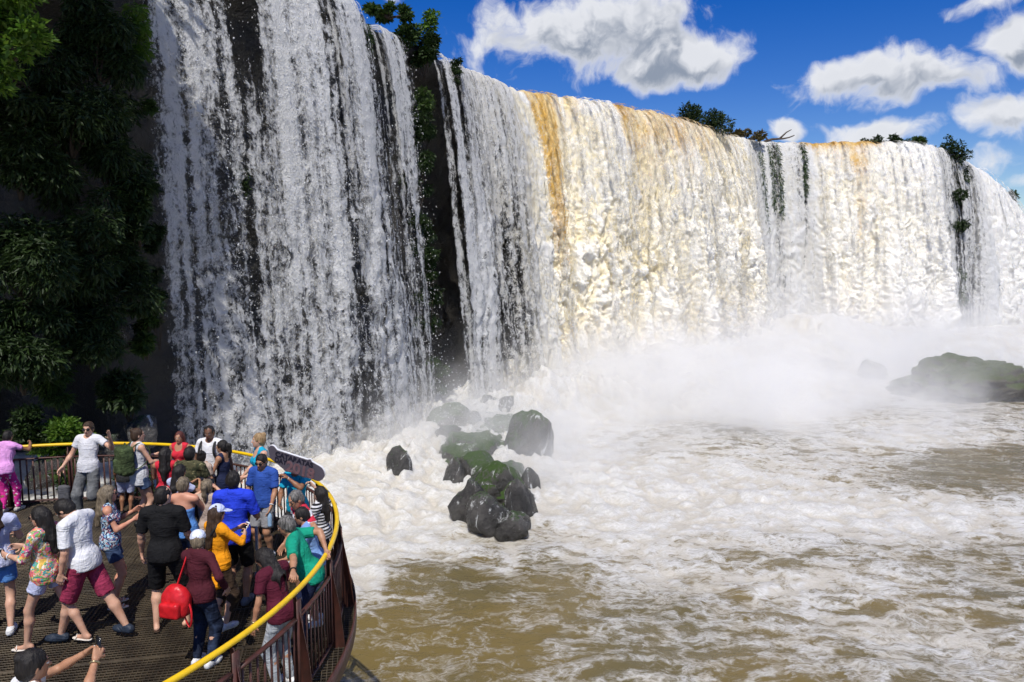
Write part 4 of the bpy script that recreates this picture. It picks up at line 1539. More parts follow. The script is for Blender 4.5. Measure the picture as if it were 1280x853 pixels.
def m_hair(name, c, c2=None):
    def b(nt):
        p = objc(nt)
        n = nt.noise(nt.mapping(p, (60, 60, 9)), 1.0, 4, .6)
        n2 = nt.noise(p, 14, 3, .6)
        col = nt.mix(nt.ss(nt.m('ADD', nt.m('MULTIPLY', n, .6), nt.m('MULTIPLY', n2, .4)), .35, .65), c, c2 or tuple(x * 2.2 for x in c))
        out(nt, princ(nt, col, .55, bump(nt, n, .9, .012), 0, .3))
    return mat(name, b)


HAIR = dict(black=m_hair('hair_black', (.007, .006, .006), (.022, .018, .016)), brown=m_hair('hair_brown', (.030, .017, .010)), red=m_hair('hair_reddish', (.06, .016, .012)),
            blonde=m_hair('hair_blonde', (.20, .12, .055), (.42, .29, .15)), grey=m_hair('hair_greying', (.035, .032, .03), (.20, .19, .18)), ash=m_hair('hair_ash_blonde', (.075, .058, .038), (.24, .19, .13)))


def cloth(name, c, c2=None, pat=None, rough=.85, sc=1.0):
    def b(nt):
        p = objc(nt)
        n1 = nt.noise(nt.mapping(p, (9, 9, 5), rot=(.5, .4, 0)), 1.0, 3, .5, .8)
        n2 = nt.noise(p, 60, 3, .6)
        col = nt.mix(nt.ss(n1, .3, .75), c, tuple(x * .84 for x in c))
        if pat == 'floral':
            v = nt.n('ShaderNodeTexVoronoi', dict(feature='F1'), Vector=nt.vm('ADD', p, nt.vm('SCALE', nt.noise(p, 14, 3, .6, color=True), scale=.16)), Scale=26.0 * sc)
            r = nt.n('ShaderNodeValToRGB', Fac=nt.n('ShaderNodeSeparateColor', Color=v.outputs['Color']).outputs[0])
            cr = r.color_ramp
            cr.interpolation = 'CONSTANT'
            cols = c2
            while len(cr.elements) < len(cols):
                cr.elements.new(.5)
            for i, cc in enumerate(cols):
                cr.elements[i].position = i / len(cols)
                cr.elements[i].color = (*cc, 1)
            col = r.outputs[0]
        elif pat == 'camo':
            col = nt.mix(nt.ss(nt.noise(p, 11 * sc, 4, .6), .47, .53), c, c2)
            col = nt.mix(nt.ss(nt.noise(nt.vm('ADD', p, (3, 1, 2)), 17 * sc, 4, .6), .58, .63), col, tuple(min(1, x * 2.6) for x in c2))
        elif pat == 'dots':
            v = nt.n('ShaderNodeTexVoronoi', dict(feature='F1'), Vector=p, Scale=16.0 * sc)
            col = nt.mix(nt.ss(v.outputs['Distance'], .30, .36), c2, col)
        elif pat == 'bands':      # list of (z0, colour): colour from that height up
            z = nt.n('ShaderNodeSeparateXYZ', Vector=p).outputs[2]
            for (z0, cc) in c2:
                col = nt.mix(nt.m('GREATER_THAN', z, z0), col, cc)
        elif pat == 'thin':
            z = nt.n('ShaderNodeSeparateXYZ', Vector=p).outputs[2]
            w = nt.m('SINE', nt.m('MULTIPLY', z, 150.0 * sc))
            col = nt.mix(nt.ss(w, -.2, .2), col, c2)
        elif pat == 'denim':
            col = nt.mix(nt.ss(n1, .4, .7), c, c2)
        f1 = nt.noise(nt.mapping(p, (7, 7, 3.2), rot=(.6, .5, .3)), 1.0, 2, .5, 1.2)
        f2 = nt.noise(nt.mapping(p, (5, 5, 13), rot=(-.4, .3, .8)), 1.0, 2, .5, 1.0)
        rd = nt.m('ADD', nt.m('ABSOLUTE', nt.m('SUBTRACT', f1, .5)), nt.m('MULTIPLY', nt.m('ABSOLUTE', nt.m('SUBTRACT', f2, .5)), .7))
        h = nt.m('ADD', nt.m('MULTIPLY', rd, 2.2), nt.m('MULTIPLY', n2, .06))
        out(nt, princ(nt, col, rough, bump(nt, h, .7, .022), 0, .2))
    return mat(name, b)


CL = dict(
    white=cloth('cloth_white', (.74, .74, .76)), offwhite=cloth('cloth_offwhite', (.60, .61, .64)), black=cloth('cloth_black', (.010, .010, .011)), charcoal=cloth('cloth_charcoal', (.028, .028, .03)),
    grey=cloth('cloth_grey', (.26, .26, .28)), jeansgrey=cloth('denim_grey', (.10, .105, .11), (.19, .195, .20), 'denim'), jeans=cloth('denim_dark', (.012, .018, .038), (.028, .045, .09), 'denim'),
    jeanslight=cloth('denim_light', (.30, .33, .36), (.48, .50, .52), 'denim'), shortsdenim=cloth('denim_blue', (.035, .06, .13), (.07, .11, .20), 'denim'),
    pink=cloth('cloth_pink', (.70, .32, .66)), maroon=cloth('cloth_maroon', (.085, .010, .024)), maroonsweater=cloth('knit_maroon', (.070, .012, .020)), wine=cloth('cloth_wine', (.32, .035, .085), (.20, .02, .05), 'denim'),
    red=cloth('cloth_red', (.62, .028, .05)), royal=cloth('cloth_royal_blue', (.022, .055, .62)), blue=cloth('cloth_blue', (.030, .085, .36)), cyan=cloth('cloth_cyan', (.012, .36, .55)), navy=cloth('cloth_navy', (.014, .020, .055)),
    green=cloth('cloth_green', (.008, .30, .19)), orange=cloth('cloth_orange', (.80, .30, .008)), lightblue=cloth('cloth_light_blue', (.20, .34, .66)), whiteblue=cloth('cloth_white_blue', (.52, .55, .74)),
    sky=cloth('cloth_sky_blue', (.10, .26, .62)), beige=cloth('cloth_beige', (.46, .36, .30)), brown=cloth('cloth_brown', (.06, .038, .025)), beigecap=cloth('cloth_beige_cap', (.66, .58, .42)),
    floral=cloth('cloth_floral', (.5, .3, .2), [(.70, .14, .13), (.72, .46, .10), (.08, .33, .33), (.72, .68, .58), (.62, .12, .30), (.16, .36, .12), (.72, .40, .28)], 'floral', sc=1.3),
    patch=cloth('cloth_patterned_blue', (.3, .3, .4), [(.025, .035, .10), (.26, .46, .62), (.36, .14, .17), (.05, .10, .26), (.55, .62, .66), (.03, .03, .06)], 'floral', sc=1.5),
    camo=cloth('cloth_camouflage', (.032, .036, .018), (.075, .070, .035), 'camo'), pinkdots=cloth('cloth_pink_dots', (.72, .035, .30), (.85, .62, .72), 'dots'),
    polo=cloth('polo_striped', (.014, .016, .035), [(1.28, (.70, .70, .72)), (1.33, (.55, .03, .06)), (1.37, (.70, .70, .72)), (1.41, (.55, .03, .06)), (1.46, (.05, .02, .04))], 'bands'),
    stripes=cloth('cloth_thin_stripes', (.02, .02, .022), (.62, .62, .64), 'thin'), print_=cloth('tee_printed', (.66, .66, .69)),
    capblue=cloth('cap_pale_blue', (.52, .58, .80)), capwhite=cloth('cap_white', (.66, .70, .84)),
)
SHOE = dict(white=cloth('shoe_white', (.70, .70, .70), rough=.5), dark=cloth('shoe_dark', (.025, .035, .055), rough=.5), grey=cloth('shoe_grey', (.16, .17, .19), rough=.6), silver=cloth('shoe_silver', (.42, .40, .36), rough=.35),
            sandal=cloth('sandal_brown', (.06, .035, .022), rough=.6), black=cloth('shoe_black', (.012, .012, .013), rough=.5), flip=cloth('flipflop_white', (.70, .64, .56), rough=.5))
M_DARKPLASTIC = simple('dark_plastic', (.012, .012, .014), .15, .1)
M_PHONE_W = simple('phone_white', (.72, .72, .73), .25, .05)
M_SCREEN = simple('phone_screen', (.012, .013, .016), .08, .1)
M_STRAP = simple('strap_black', (.012, .012, .013), .7, .2)
M_METAL = simple('watch_metal', (.45, .38, .22), .3, .2, metal=.8)
M_REDBAG = simple('red_leather', (.62, .016, .022), .35, .25, 14, .3, .01)
M_GREENBAG = cloth('backpack_green', (.060, .085, .035), (.035, .05, .02), 'camo', sc=.8)
M_GREYBAG = cloth('bag_grey', (.10, .10, .11))
M_INK = simple('ink', (.05, .05, .07), .8)


def hand_prims(F, w, d, n, sgn, s, curl, spread=.12):
    """palm and five fingers from wrist w along d, palm side n; sgn = side of the thumb along e"""
    d = unit(d)
    n = unit(n - d * (np.asarray(n) @ d))
    e = np.cross(d, n) * sgn
    for i, (o, ln) in enumerate(((.030, .92), (.010, 1.0), (-.010, .94), (-.029, .74))):
        r0 = w + d * .012 * s + e * o * .55 * s
        r1 = w + d * (.088 - abs(o - .005) * .25) * s + e * o * s
        F.cap(r0, r1, .0165 * s, .0125 * s, .012)
        p, ang = r1, 0.0
        for j, l in enumerate((.042, .028, .022)):
            ang += curl * (.55 if j == 0 else 1.0)
            dir_ = d * math.cos(ang) + n * math.sin(ang) + e * (spread * o / .03) * math.cos(ang)
            q = p + unit(dir_) * l * ln * s
            F.cap(p, q, (.0098 - .0008 * j) * s, (.0090 - .0008 * j) * s, .003)
            p = q
    p = w + d * .028 * s + e * .026 * s
    q = p + unit(d * .55 + e * .75 + n * .35) * .042 * s
    F.cap(p, q, .0145 * s, .0115 * s, .008)
    q2 = q + unit(d * .85 + e * .25 + n * (.3 + curl * .5)) * .034 * s
    F.cap(q, q2, .0108 * s, .0088 * s, .003)


PEOPLE = []


def person(label, x, Y, H, yaw, sex='m', fat=1.0, skin='tan', hair=('short', 'black'), top=('tee', 'white', .55), bottom=('shorts', 'navy', .75), shoes='dark',
           lean=0.0, side=0.0, twist=0.0, hy=0.0, hp=0.0, hr=0.0, la=('fk', 5, 8, 15), ra=('fk', 5, 8, 15), lf=(0, 0, 0, 0), rf=(0, 0, 0, 0), pel=(0, 0, 0),
           extras=(), lcurl=.45, rcurl=.45, lpalm=None, rpalm=None, group='visitors on the platform'):
    s = H / 1.75
    loc = on_z(x, HORIZON + 55 + FPX * (4.1 - H) / Y, H * .985)      # from the picture height of the crown
    loc[2] = 0.0
    rr = np.hypot(*(loc[:2] - DC))
    if rr > DR - .20:
        loc[:2] = DC + (loc[:2] - DC) * (DR - .20) / rr
    th_ = R(yaw)
    cz, sz = math.cos(th_), math.sin(th_)
    WR = np.array([[cz, -sz, 0], [sz, cz, 0], [0, 0, 1]])

    def to_local(p):
        return WR.T @ (np.asarray(p, float) - loc)
    root = empty('person', loc, th_)
    tag(root, label, 'person', group)
    fem = sex == 'f'
    w = (0.90 if fem else 1.0) * (.5 + .5 * fat)
    P = np.array([pel[0], pel[1], .93 * s + pel[2]])
    Rp = rotm('z', twist * .35) @ rotm('x', -lean * .35)
    Rt = rotm('z', twist) @ rotm('x', -lean) @ rotm('y', side)

    def T(v):
        return P + Rt @ (np.array(v, float) * s)

    def Pv(v):
        return P + Rp @ (np.array(v, float) * s)
    neck = T((0, -.015, .55))
    Rh = Rt @ rotm('z', hy) @ rotm('x', -hp) @ rotm('y', hr)
    hs_ = .94 * s + .06      # heads shrink less than bodies
    HC = neck + Rh @ (np.array((0, .028, .142)) * hs_)

    def Hd(v):
        return HC + Rh @ (np.array(v, float) * hs_)
    sh = {-1: T((-.185 * w, -.01, .495)), 1: T((.185 * w, -.01, .495))}      # +1 = right side
    hip = {-1: Pv((-.092, 0, -.02)), 1: Pv((.092, 0, -.02))}
    ank, knee, fyaw = {}, {}, {}
    for sg, f in ((-1, lf), (1, rf)):
        a = np.array([sg * .10 * s + f[0], f[1], .078 * s + f[2]])
        fyaw[sg] = f[3] - sg * 8
        pole = rotm('z', f[3]) @ np.array([sg * .12, 1, 0])
        knee[sg], ank[sg] = ik(hip[sg], a, .445 * s, .425 * s, pole)
    elb, wri, pal = {}, {}, {}
    for sg, arm, pm in ((-1, la, lpalm), (1, ra, rpalm)):
        L1, L2 = .285 * s, .255 * s
        if arm[0] == 'fk':
            p_, a_, f_ = R(arm[1]), R(arm[2]), R(arm[3])
            inn = arm[4] if len(arm) > 4 else .35
            u = np.array([sg * math.sin(a_), math.sin(p_) * math.cos(a_), -math.cos(p_) * math.cos(a_)])
            v = np.array([-sg * inn, 1.0 - .55 * math.sin(p_), .9 * math.sin(p_)])
            v = unit(v - u * (v @ u))
            fd = u * math.cos(f_) + v * math.sin(f_)
            elb[sg] = sh[sg] + Rt @ u * L1
            wri[sg] = elb[sg] + Rt @ fd * L2
        else:
            t = to_local(arm[1]) if arm[0] == 'w' else np.array(arm[1], float) * s
            pole = arm[2] if len(arm) > 2 else (sg * .8, -.5, -.6)
            elb[sg], wri[sg] = ik(sh[sg], t, L1, L2, pole)
        d = unit(wri[sg] - elb[sg])
        pal[sg] = np.asarray(pm, float) if pm is not None else unit(np.array([-sg * 1.0, .25, -.1]))
    # ---------------- body mesh: torso and limbs, head, hands, joined
    allp = np.array([HC, *sh.values(), *elb.values(), *wri.values(), *hip.values(), *knee.values(), *ank.values()])
    lo, hi = allp.min(0) - .22, allp.max(0) + .22
    lo[2] = -.02

    def torso(F, g=0.0, k=.05):
        f = (.6 + .4 * fat)
        F.ell(T((0, .005, .36)), ((.150 * w + g) * s, (.105 * f + g) * s, (.20 + g) * s), Rt, k)
        F.ell(T((0, .012 + .05 * (fat - 1), .15)), ((.128 * w * f + g) * s, (.098 * f ** 1.6 + g) * s, (.19 + g) * s), Rt, k)
        F.ell(Pv((0, -.012, .0)), (((.165 if fem else .155) * f + g) * s, (.118 * f + g) * s, (.125 + g) * s), Rp, k)
        F.cap(sh[-1] + (neck - sh[-1]) * .10, sh[1] + (neck - sh[1]) * .10, (.056 + g) * s, None, k)
        F.cap(sh[-1] + (neck - sh[-1]) * .4 + Rt @ np.array([0, 0, .0]), neck, (.045 + g) * s, None, k)
        F.cap(sh[1] + (neck - sh[1]) * .4, neck, (.045 + g) * s, None, k)
        if fem:
            for sg in (-1, 1):
                F.ell(T((sg * .068, .085 + .03 * (fat - 1), .355)), ((.058 + g * .6) * s, (.052 + g * .6) * s, (.062 + g * .6) * s), Rt, .04)
        return F

    lw = (.92 if fem else 1.0) * (.55 + .45 * fat)
    F = Field(lo, hi, .020)
    torso(F)
    F.cap(T((0, -.012, .50)), Hd((0, -.015, -.06)), .056 * s * (.86 if fem else 1), .052 * s, .035)
    for sg in (-1, 1):
        F.cap(sh[sg], elb[sg], .047 * s * lw, .038 * s * lw, .03)
        F.cap(elb[sg], elb[sg] + (wri[sg] - elb[sg]) * .35, .038 * s * lw, .039 * s * lw, .02)
        F.cap(elb[sg] + (wri[sg] - elb[sg]) * .3, wri[sg], .039 * s * lw, .025 * s, .02)
        F.cap(hip[sg], knee[sg], .083 * s * lw, .054 * s * lw, .04)
        c_ = knee[sg] + (ank[sg] - knee[sg]) * .32 - unit(np.cross(np.cross(ank[sg] - knee[sg], (0, 1, 0)), ank[sg] - knee[sg])) * 0
        back = rotm('z', fyaw[sg]) @ np.array([0, -.014 * s, 0])
        F.cap(knee[sg], c_ + back, .052 * s * lw, .056 * s * lw, .03)
        F.cap(c_ + back, ank[sg], .056 * s * lw, .034 * s, .03)
        fw = rotm('z', fyaw[sg]) @ np.array([0, 1.0, 0])
        F.cap(ank[sg] - fw * .045 * s + [0, 0, -.035 * s], ank[sg] + fw * .12 * s + [0, 0, -.050 * s], .034 * s, .026 * s, .03)
    V, Q = F.mesh()
    parts = [(V, Q)]
    # head
    Fh = Field(HC - .17, HC + .17, .0074)
    Fh.ell(Hd((0, -.008, .022)), np.array((.074, .094, .096)) * hs_, Rh, .0)
    Fh.ell(Hd((0, .018, -.045)), np.array((.057, .070, .070)) * hs_, Rh, .03)
    Fh.ell(Hd((0, .062, -.088)), np.array((.026, .022, .020)) * hs_, Rh, .02)
    Fh.cap(Hd((0, .086, .012)), Hd((0, .103, -.024)), .008 * hs_, .0135 * hs_, .012)
    Fh.cap(Hd((-.034, .080, .028)), Hd((.034, .080, .028)), .010 * hs_, None, .012)
    for sg in (-1, 1):
        Fh.ell(Hd((sg * .076, -.006, -.008)), np.array((.009, .020, .030)) * hs_, Rh, .006)
        Fh.ell(Hd((sg * .031, .092, .004)), np.array((.014, .011, .009)) * hs_, Rh, .008, 'sub')
        Fh.ell(Hd((sg * .031, .078, .004)), np.array((.0125, .0125, .0125)) * hs_, Rh, 0)
    Fh.cap(Hd((-.018, .083, -.056)), Hd((.018, .083, -.056)), .0075 * hs_, None, .006)
    Fh.cap(Hd((0, -.012, -.04)), neck - Rt @ np.array([0, 0, .03 * s]), .052 * s * (.86 if fem else 1), .056 * s, .03)
    V2, Q2 = Fh.mesh()
    parts.append((V2, Q2))
    for sg, curl in ((-1, lcurl), (1, rcurl)):
        w_ = wri[sg]
        Fg = Field(w_ - .21 * s, w_ + .21 * s, .0062)
        d = unit(w_ - elb[sg])
        Fg.cap(w_ - d * .05 * s, w_ + d * .01 * s, .027 * s, .022 * s, .01)
        hand_prims(Fg, w_, d, pal[sg], -sg if np.dot(np.cross(d, pal[sg]), (0, 0, 1)) * 0 == 0 else sg, s * .98, curl)
        parts.append(Fg.mesh())
    n0 = 0
    VV, QQ = [], []
    for v, q in parts:
        VV.append(v)
        QQ.append(q + n0)
        n0 += len(v)
    VV, QQ = np.concatenate(VV), np.concatenate(QQ)
    C = VV[QQ].mean(1)
    lc = (C - HC) @ Rh / hs_
    fm = np.zeros(len(QQ), int)
    for sg in (-1, 1):
        de = np.hypot(lc[:, 0] - sg * .031, (lc[:, 2] - .004))
        fm[(de < .0115) & (lc[:, 1] > .06) & (np.abs(lc[:, 2] - .004) < .0065)] = 2
        fm[(de < .0055) & (lc[:, 1] > .06)] = 1
        fm[(np.abs(lc[:, 2] - .033) < .005) & (np.abs(lc[:, 0] - sg * .032) < .016) & (lc[:, 1] > .05)] = 4
    fm[(np.abs(lc[:, 2] + .056) < .008) & (np.abs(lc[:, 0]) < .024) & (lc[:, 1] > .06)] = 3
    mesh_np('body', VV, QQ, None, root, True, None, fm, [SKIN[skin], M_EYE, M_WHITE_EYE, M_LIP, HAIR[hair[1] if hair else 'black']])
    # ---------------- clothes
    wr = .010
    if top:
        kind, mk, sl = top[0], top[1], top[2]
        hem = top[3] if len(top) > 3 else -.06
        F = Field(lo, hi, .0155)
        g = .014 if kind in ('tee', 'long', 'polo') else .008
        torso(F, g)
        if hem < 0:
            F.cap(Pv((-.05, 0, .06)), Pv((-.05, -.005, hem + .02)), (.118 * (.6 + .4 * fat) + g) * s, None, .04)
            F.cap(Pv((.05, 0, .06)), Pv((.05, -.005, hem + .02)), (.118 * (.6 + .4 * fat) + g) * s, None, .04)
        F.cut(T((0, 0, hem)) if hem > .02 else Pv((0, 0, hem)), Rt @ np.array([0, 0, 1.0]) if hem > .02 else Rp @ np.array([0, 0, 1.0]))
        if kind in ('tank', 'strapless', 'cold'):
            for sg in (-1, 1):
                F.ell(sh[sg] + (sh[sg] - neck) * (.35 if kind == 'tank' else .2), np.array((.085, .12, .11)) * s, Rt, .01, 'sub')
        if kind == 'tank':
            F.ell(T((0, .10, .53)), np.array((.075, .09, .10)) * s, Rt, .02, 'sub')
            F.ell(T((0, -.10, .53)), np.array((.085, .08, .12)) * s, Rt, .02, 'sub')
        elif kind == 'strapless':
            F.cut(T((0, 0, .36)), Rt @ np.array([0, 0, -1.0]))
        else:
            F.ell(T((0, .035, .575)), np.array((.066, .075, .060)) * s, Rt, .01, 'sub')
        if sl > 0:
            Fs = Field(lo, hi, .0155)
            for sg in (-1, 1):
                a = sh[sg]
                gs_ = .016 if kind != 'long' else .012
                tot = .285 + .255
                q = sl * tot
                if q <= .285:
                    e_ = a + (elb[sg] - a) * (q / .285)
                    a0_ = a if kind != 'cold' else a + (elb[sg] - a) * .25
                    Fs.cap(a0_, e_ + (elb[sg] - a) * .2, (.047 * lw + gs_) * s, (.043 * lw + gs_ + .006) * s, .02)
                    dd = unit(elb[sg] - a)
                    Fs.cut_local = None
                    Fs.box(e_ + dd * .15 * s, np.array((.15, .15, .15)) * s, np.stack([unit(np.cross(dd, (0.3, .9, .1))), unit(np.cross(np.cross(dd, (0.3, .9, .1)), dd)), dd], 1), .002, 0, 'sub')
                else:
                    Fs.cap(a, elb[sg], (.047 * lw + gs_) * s, (.040 * lw + gs_) * s, .02)
                    e_ = elb[sg] + (wri[sg] - elb[sg]) * min(.97, (q - .285) / .255)
                    Fs.cap(elb[sg], e_, (.040 * lw + gs_) * s, (.030 * lw + gs_) * s, .02)
            F.D = np.where(np.abs(F.D - Fs.D) < .03, np.minimum(F.D, Fs.D) - (np.maximum(.03 - np.abs(F.D - Fs.D), 0) / .03) ** 2 * .0075, np.minimum(F.D, Fs.D))
        F.noise(wr, np.array((9, 9, 5)) / s, x * .37 + 3)
        mesh_np({'tee': 'shirt', 'polo': 'polo_shirt', 'long': 'sweater', 'tank': 'tank_top', 'strapless': 'strapless_top', 'cold': 'blouse'}[kind], *F.mesh(), CL[mk], root)
    if bottom:
        kind, mk, ln = bottom
        F = Field(lo, np.minimum(hi, [9, 9, P[2] + .22]), .0155)
        f = (.6 + .4 * fat)
        F.ell(Pv((0, -.012, .0)), (((.165 if fem else .155) * f + .012) * s, (.118 * f + .012) * s, (.135) * s), Rp, .03)
        F.cut(Pv((0, 0, .09)), Rp @ np.array([0, 0, -1.0]))
        loose = {'shorts': .022, 'pants': .012, 'leggings': .011, 'skirt': .03}[kind]
        for sg in (-1, 1):
            if ln <= 1.0:
                Fl = Field(lo, np.minimum(hi, [9, 9, P[2] + .22]), .0155)
                e_ = hip[sg] + (knee[sg] - hip[sg]) * ln
                Fl.cap(hip[sg], e_ + (knee[sg] - hip[sg]) * .1, (.086 * lw + loose * .6) * s, (.083 * lw + (.054 - .083) * lw * ln + loose * 1.5) * s, .03)
                Fl.cut(e_, unit(hip[sg] - e_))
                F.D = np.minimum(F.D, Fl.D)
            else:
                F.cap(hip[sg], knee[sg], (.085 * lw + loose) * s, (.074 * lw + loose) * s, .03)
                e_ = knee[sg] + (ank[sg] - knee[sg]) * (ln - 1.0)
                F.cap(knee[sg], e_, (.074 * lw + loose) * s, (.040 * lw + loose * 1.3) * s, .03)
        F.noise(wr * .9, np.array((8, 8, 9)) / s, x * .21 + 9)
        mesh_np({'shorts': 'shorts', 'pants': 'trousers', 'leggings': 'leggings', 'skirt': 'skirt'}[kind], *F.mesh(), CL[mk], root)
    if shoes:
        low = shoes in ('sandal', 'flip')
        for sg in (-1, 1):
            a = ank[sg]
            fw = rotm('z', fyaw[sg]) @ np.array([0, 1.0, 0])
            sdv = np.array([fw[1], -fw[0], 0])
            F = Field(a - .24 * s, a + .24 * s, .0105)
            z0 = a[2] - .078 * s
            heel, ball, toe = a - fw * .05 * s, a + fw * .10 * s, a + fw * .155 * s
            for p_ in (heel, ball, toe):
                p_[2] = z0 + (.022 if low else .034) * s
            rr_ = .040 if low else .044
            F.cap(heel, ball, (rr_ - .002) * s, (rr_ + .003) * s, .02)
            F.cap(ball, toe, (rr_ + .003) * s, (rr_ - .008) * s, .02)
            if not low:
                F.cap(heel + [0, 0, .02 * s], a - [0, 0, .012 * s], .042 * s, .046 * s, .02)
            F.cut((0, 0, z0 + .001), (0, 0, 1))
            if low:
                F.cut((0, 0, z0 + .02 * s), (0, 0, -1))
            so = mesh_np({'sandal': 'sandal', 'flip': 'flip_flop'}.get(shoes, 'shoe'), *F.mesh(), SHOE[shoes], root)
            if low:
                MB().tube([ball + sdv * .048 * s, ball + [0, 0, .035 * s] + fw * .02 * s, ball - sdv * .048 * s], .007 * s, 6).build('strap', SHOE[shoes], so, True)
    # ---------------- hair
    if hair:
        st, hc = hair
        big = st in ('long', 'longfree', 'pony')
        F = Field(HC - np.array([.26, .26, .55 if big else .2]), HC + .26, .0098)
        F.ell(Hd((0, -.016, .028)), np.array((.084, .100, .100)) * hs_, Rh, 0)
        F.ell(Hd((0, -.045, -.02)), np.array((.078, .068, .085)) * hs_, Rh, .03)
        F.ell(Hd((0, .105, -.035)), np.array((.078, .070, .105)) * hs_, Rh, .008, 'sub')
        F.cut(Hd((0, 0, -.075 if st in ('short', 'crop') else -.11)), Rh @ np.array([0, -.35, 1.0]))
        if st == 'crop':
            F.D += .006
        if st in ('long', 'longfree'):
            bk = T((0, -.105, .42))
            F.cap(Hd((0, -.06, 0)), bk, .078 * hs_, .062 * s, .03)
            F.cap(bk, T((0, -.135, .27)), .062 * s, .04 * s, .03)
            for sg in (-1, 1):
                F.cap(Hd((sg * .070, -.02, .0)), T((sg * .075, -.075, .44)), .030 * hs_, .036 * s, .03)
                if st == 'longfree':
                    F.cap(Hd((sg * .074, .02, .0)), T((sg * .085, .05, .42)), .022 * hs_, .026 * s, .03)
        if st == 'pony':
            F.cap(Hd((0, -.09, .03)), Hd((0, -.145, .02)), .03, .032, .01)
            F.cap(Hd((0, -.145, .02)), Hd((0, -.15, -.10)), .036, .030, .02)
            F.cap(Hd((0, -.15, -.10)), Hd((0, -.13, -.20)), .030, .014, .02)
        if st == 'bun':
            F.ell(Hd((0, -.085, .085)), (.043, .040, .038), Rh, .012)
        F.noise(.014, np.array((24, 24, 8)), x * .13)
        F.noise(.006, np.array((70, 70, 18)), x * .13)
        mesh_np('hair', *F.mesh(), HAIR[hc], root)
    ctx = dict(root=root, T=T, Hd=Hd, Pv=Pv, sh=sh, elb=elb, wri=wri, s=s, Rt=Rt, Rh=Rh, hs=hs_, neck=neck, loc=loc, WR=WR, hip=hip, knee=knee, HC=HC, pal=pal)
    for ex in extras:
        EX[ex[0]](ctx, *ex[1:])
    PEOPLE.append(ctx)
    return ctx


# ---- things worn, as children
def ex_cap(c, mk, turn=0.0):
    Hd, Rh, h = c['Hd'], c['Rh'], c['hs']
    Rc = Rh @ rotm('z', turn)
    HC = c['HC']
    f = lambda v: HC + Rc @ (np.array(v) * h)
    F = Field(HC - .24, HC + .24, .0075)
    F.ell(f((0, -.008, .040)), np.array((.094, .110, .098)) * h, Rc, 0)
    F.cut(f((0, 0, .030)), Rc @ np.array([0, -.12, 1.0]))
    F.ell(f((0, .108, .036)), np.array((.072, .085, .011)) * h, Rc @ rotm('x', -10), .012)
    mesh_np('cap', *F.mesh(), CL[mk], c['root'])


def ex_shades(c):
    Hd, Rh, h = c['Hd'], c['Rh'], c['hs']
    F = Field(c['HC'] - .13, c['HC'] + .13, .0055)
    for sg in (-1, 1):
        F.ell(Hd((sg * .033, .091, .006)), np.array((.028, .012, .020)) * h, Rh, .0)
        F.cap(Hd((sg * .060, .080, .012)), Hd((sg * .082, .0, .010)), .0055, .005, .0)
    F.cap(Hd((-.02, .098, .012)), Hd((.02, .098, .012)), .005, None, .0)
    mesh_np('sunglasses', *F.mesh(), M_DARKPLASTIC, c['root'])


def ex_glasses(c):
    Hd = c['Hd']
    a = np.linspace(0, 2 * math.pi, 13)
    mb = MB()
    for sg in (-1, 1):
        mb.tube([Hd((sg * .033 + .024 * math.cos(t), .100 - .012 * abs(math.cos(t)), .004 + .017 * math.sin(t))) for t in a], .0028, 5, False)
        mb.tube([Hd((sg * .057, .088, .008)), Hd((sg * .080, .0, .008))], .0028, 5)
    mb.build('glasses', M_DARKPLASTIC, c['root'], True)


def ex_watch(c, sg, m=None, name='wristwatch'):
    w, e = c['wri'][sg], c['elb'][sg]
    d = unit(w - e)
    u = unit(np.cross(d, (0, 0, 1.0) if abs(d[2]) < .9 else (0, 1.0, 0)))
    v = np.cross(d, u)
    p = w - d * .035 * c['s']
    a = np.linspace(0, 2 * math.pi, 17)
    mb = MB().tube([p + (u * math.cos(t) + v * math.sin(t)) * .033 * c['s'] for t in a], .0075, 6, False)
    mb.box(p + v * .038 * c['s'], (.032, .032, .012), np.stack([d, u, v]))
    mb.build(name, m or M_STRAP, c['root'], True)


def strap_tube(c, pts, r=.011, name='strap', m=None, flat=.4):
    pts = np.array(pts, float)
    t = np.linspace(0, len(pts) - 1, 6 * (len(pts) - 1) + 1)
    k = np.clip(t.astype(int), 0, len(pts) - 2)
    f = (t - k)[:, None]
    p0 = pts[np.clip(k - 1, 0, len(pts) - 1)]
    p3 = pts[np.clip(k + 2, 0, len(pts) - 1)]
    p1, p2 = pts[k], pts[k + 1]
    q = .5 * ((2 * p1) + (-p0 + p2) * f + (2 * p0 - 5 * p1 + 4 * p2 - p3) * f ** 2 + (-p0 + 3 * p1 - 3 * p2 + p3) * f ** 3)
    return MB().tube(q, r, 7, flat=flat)


def own(c, name, label, cat, where, group=None):
    """a carried thing of its own, its Empty at a local point of the person"""
    o = empty(name, c['loc'] + c['WR'] @ np.asarray(where, float), c['root'].rotation_euler[2])
    tag(o, label, cat, group)
    return o


def shift(mb, d):
    for v in mb.V:
        v -= np.asarray(d)
    return mb


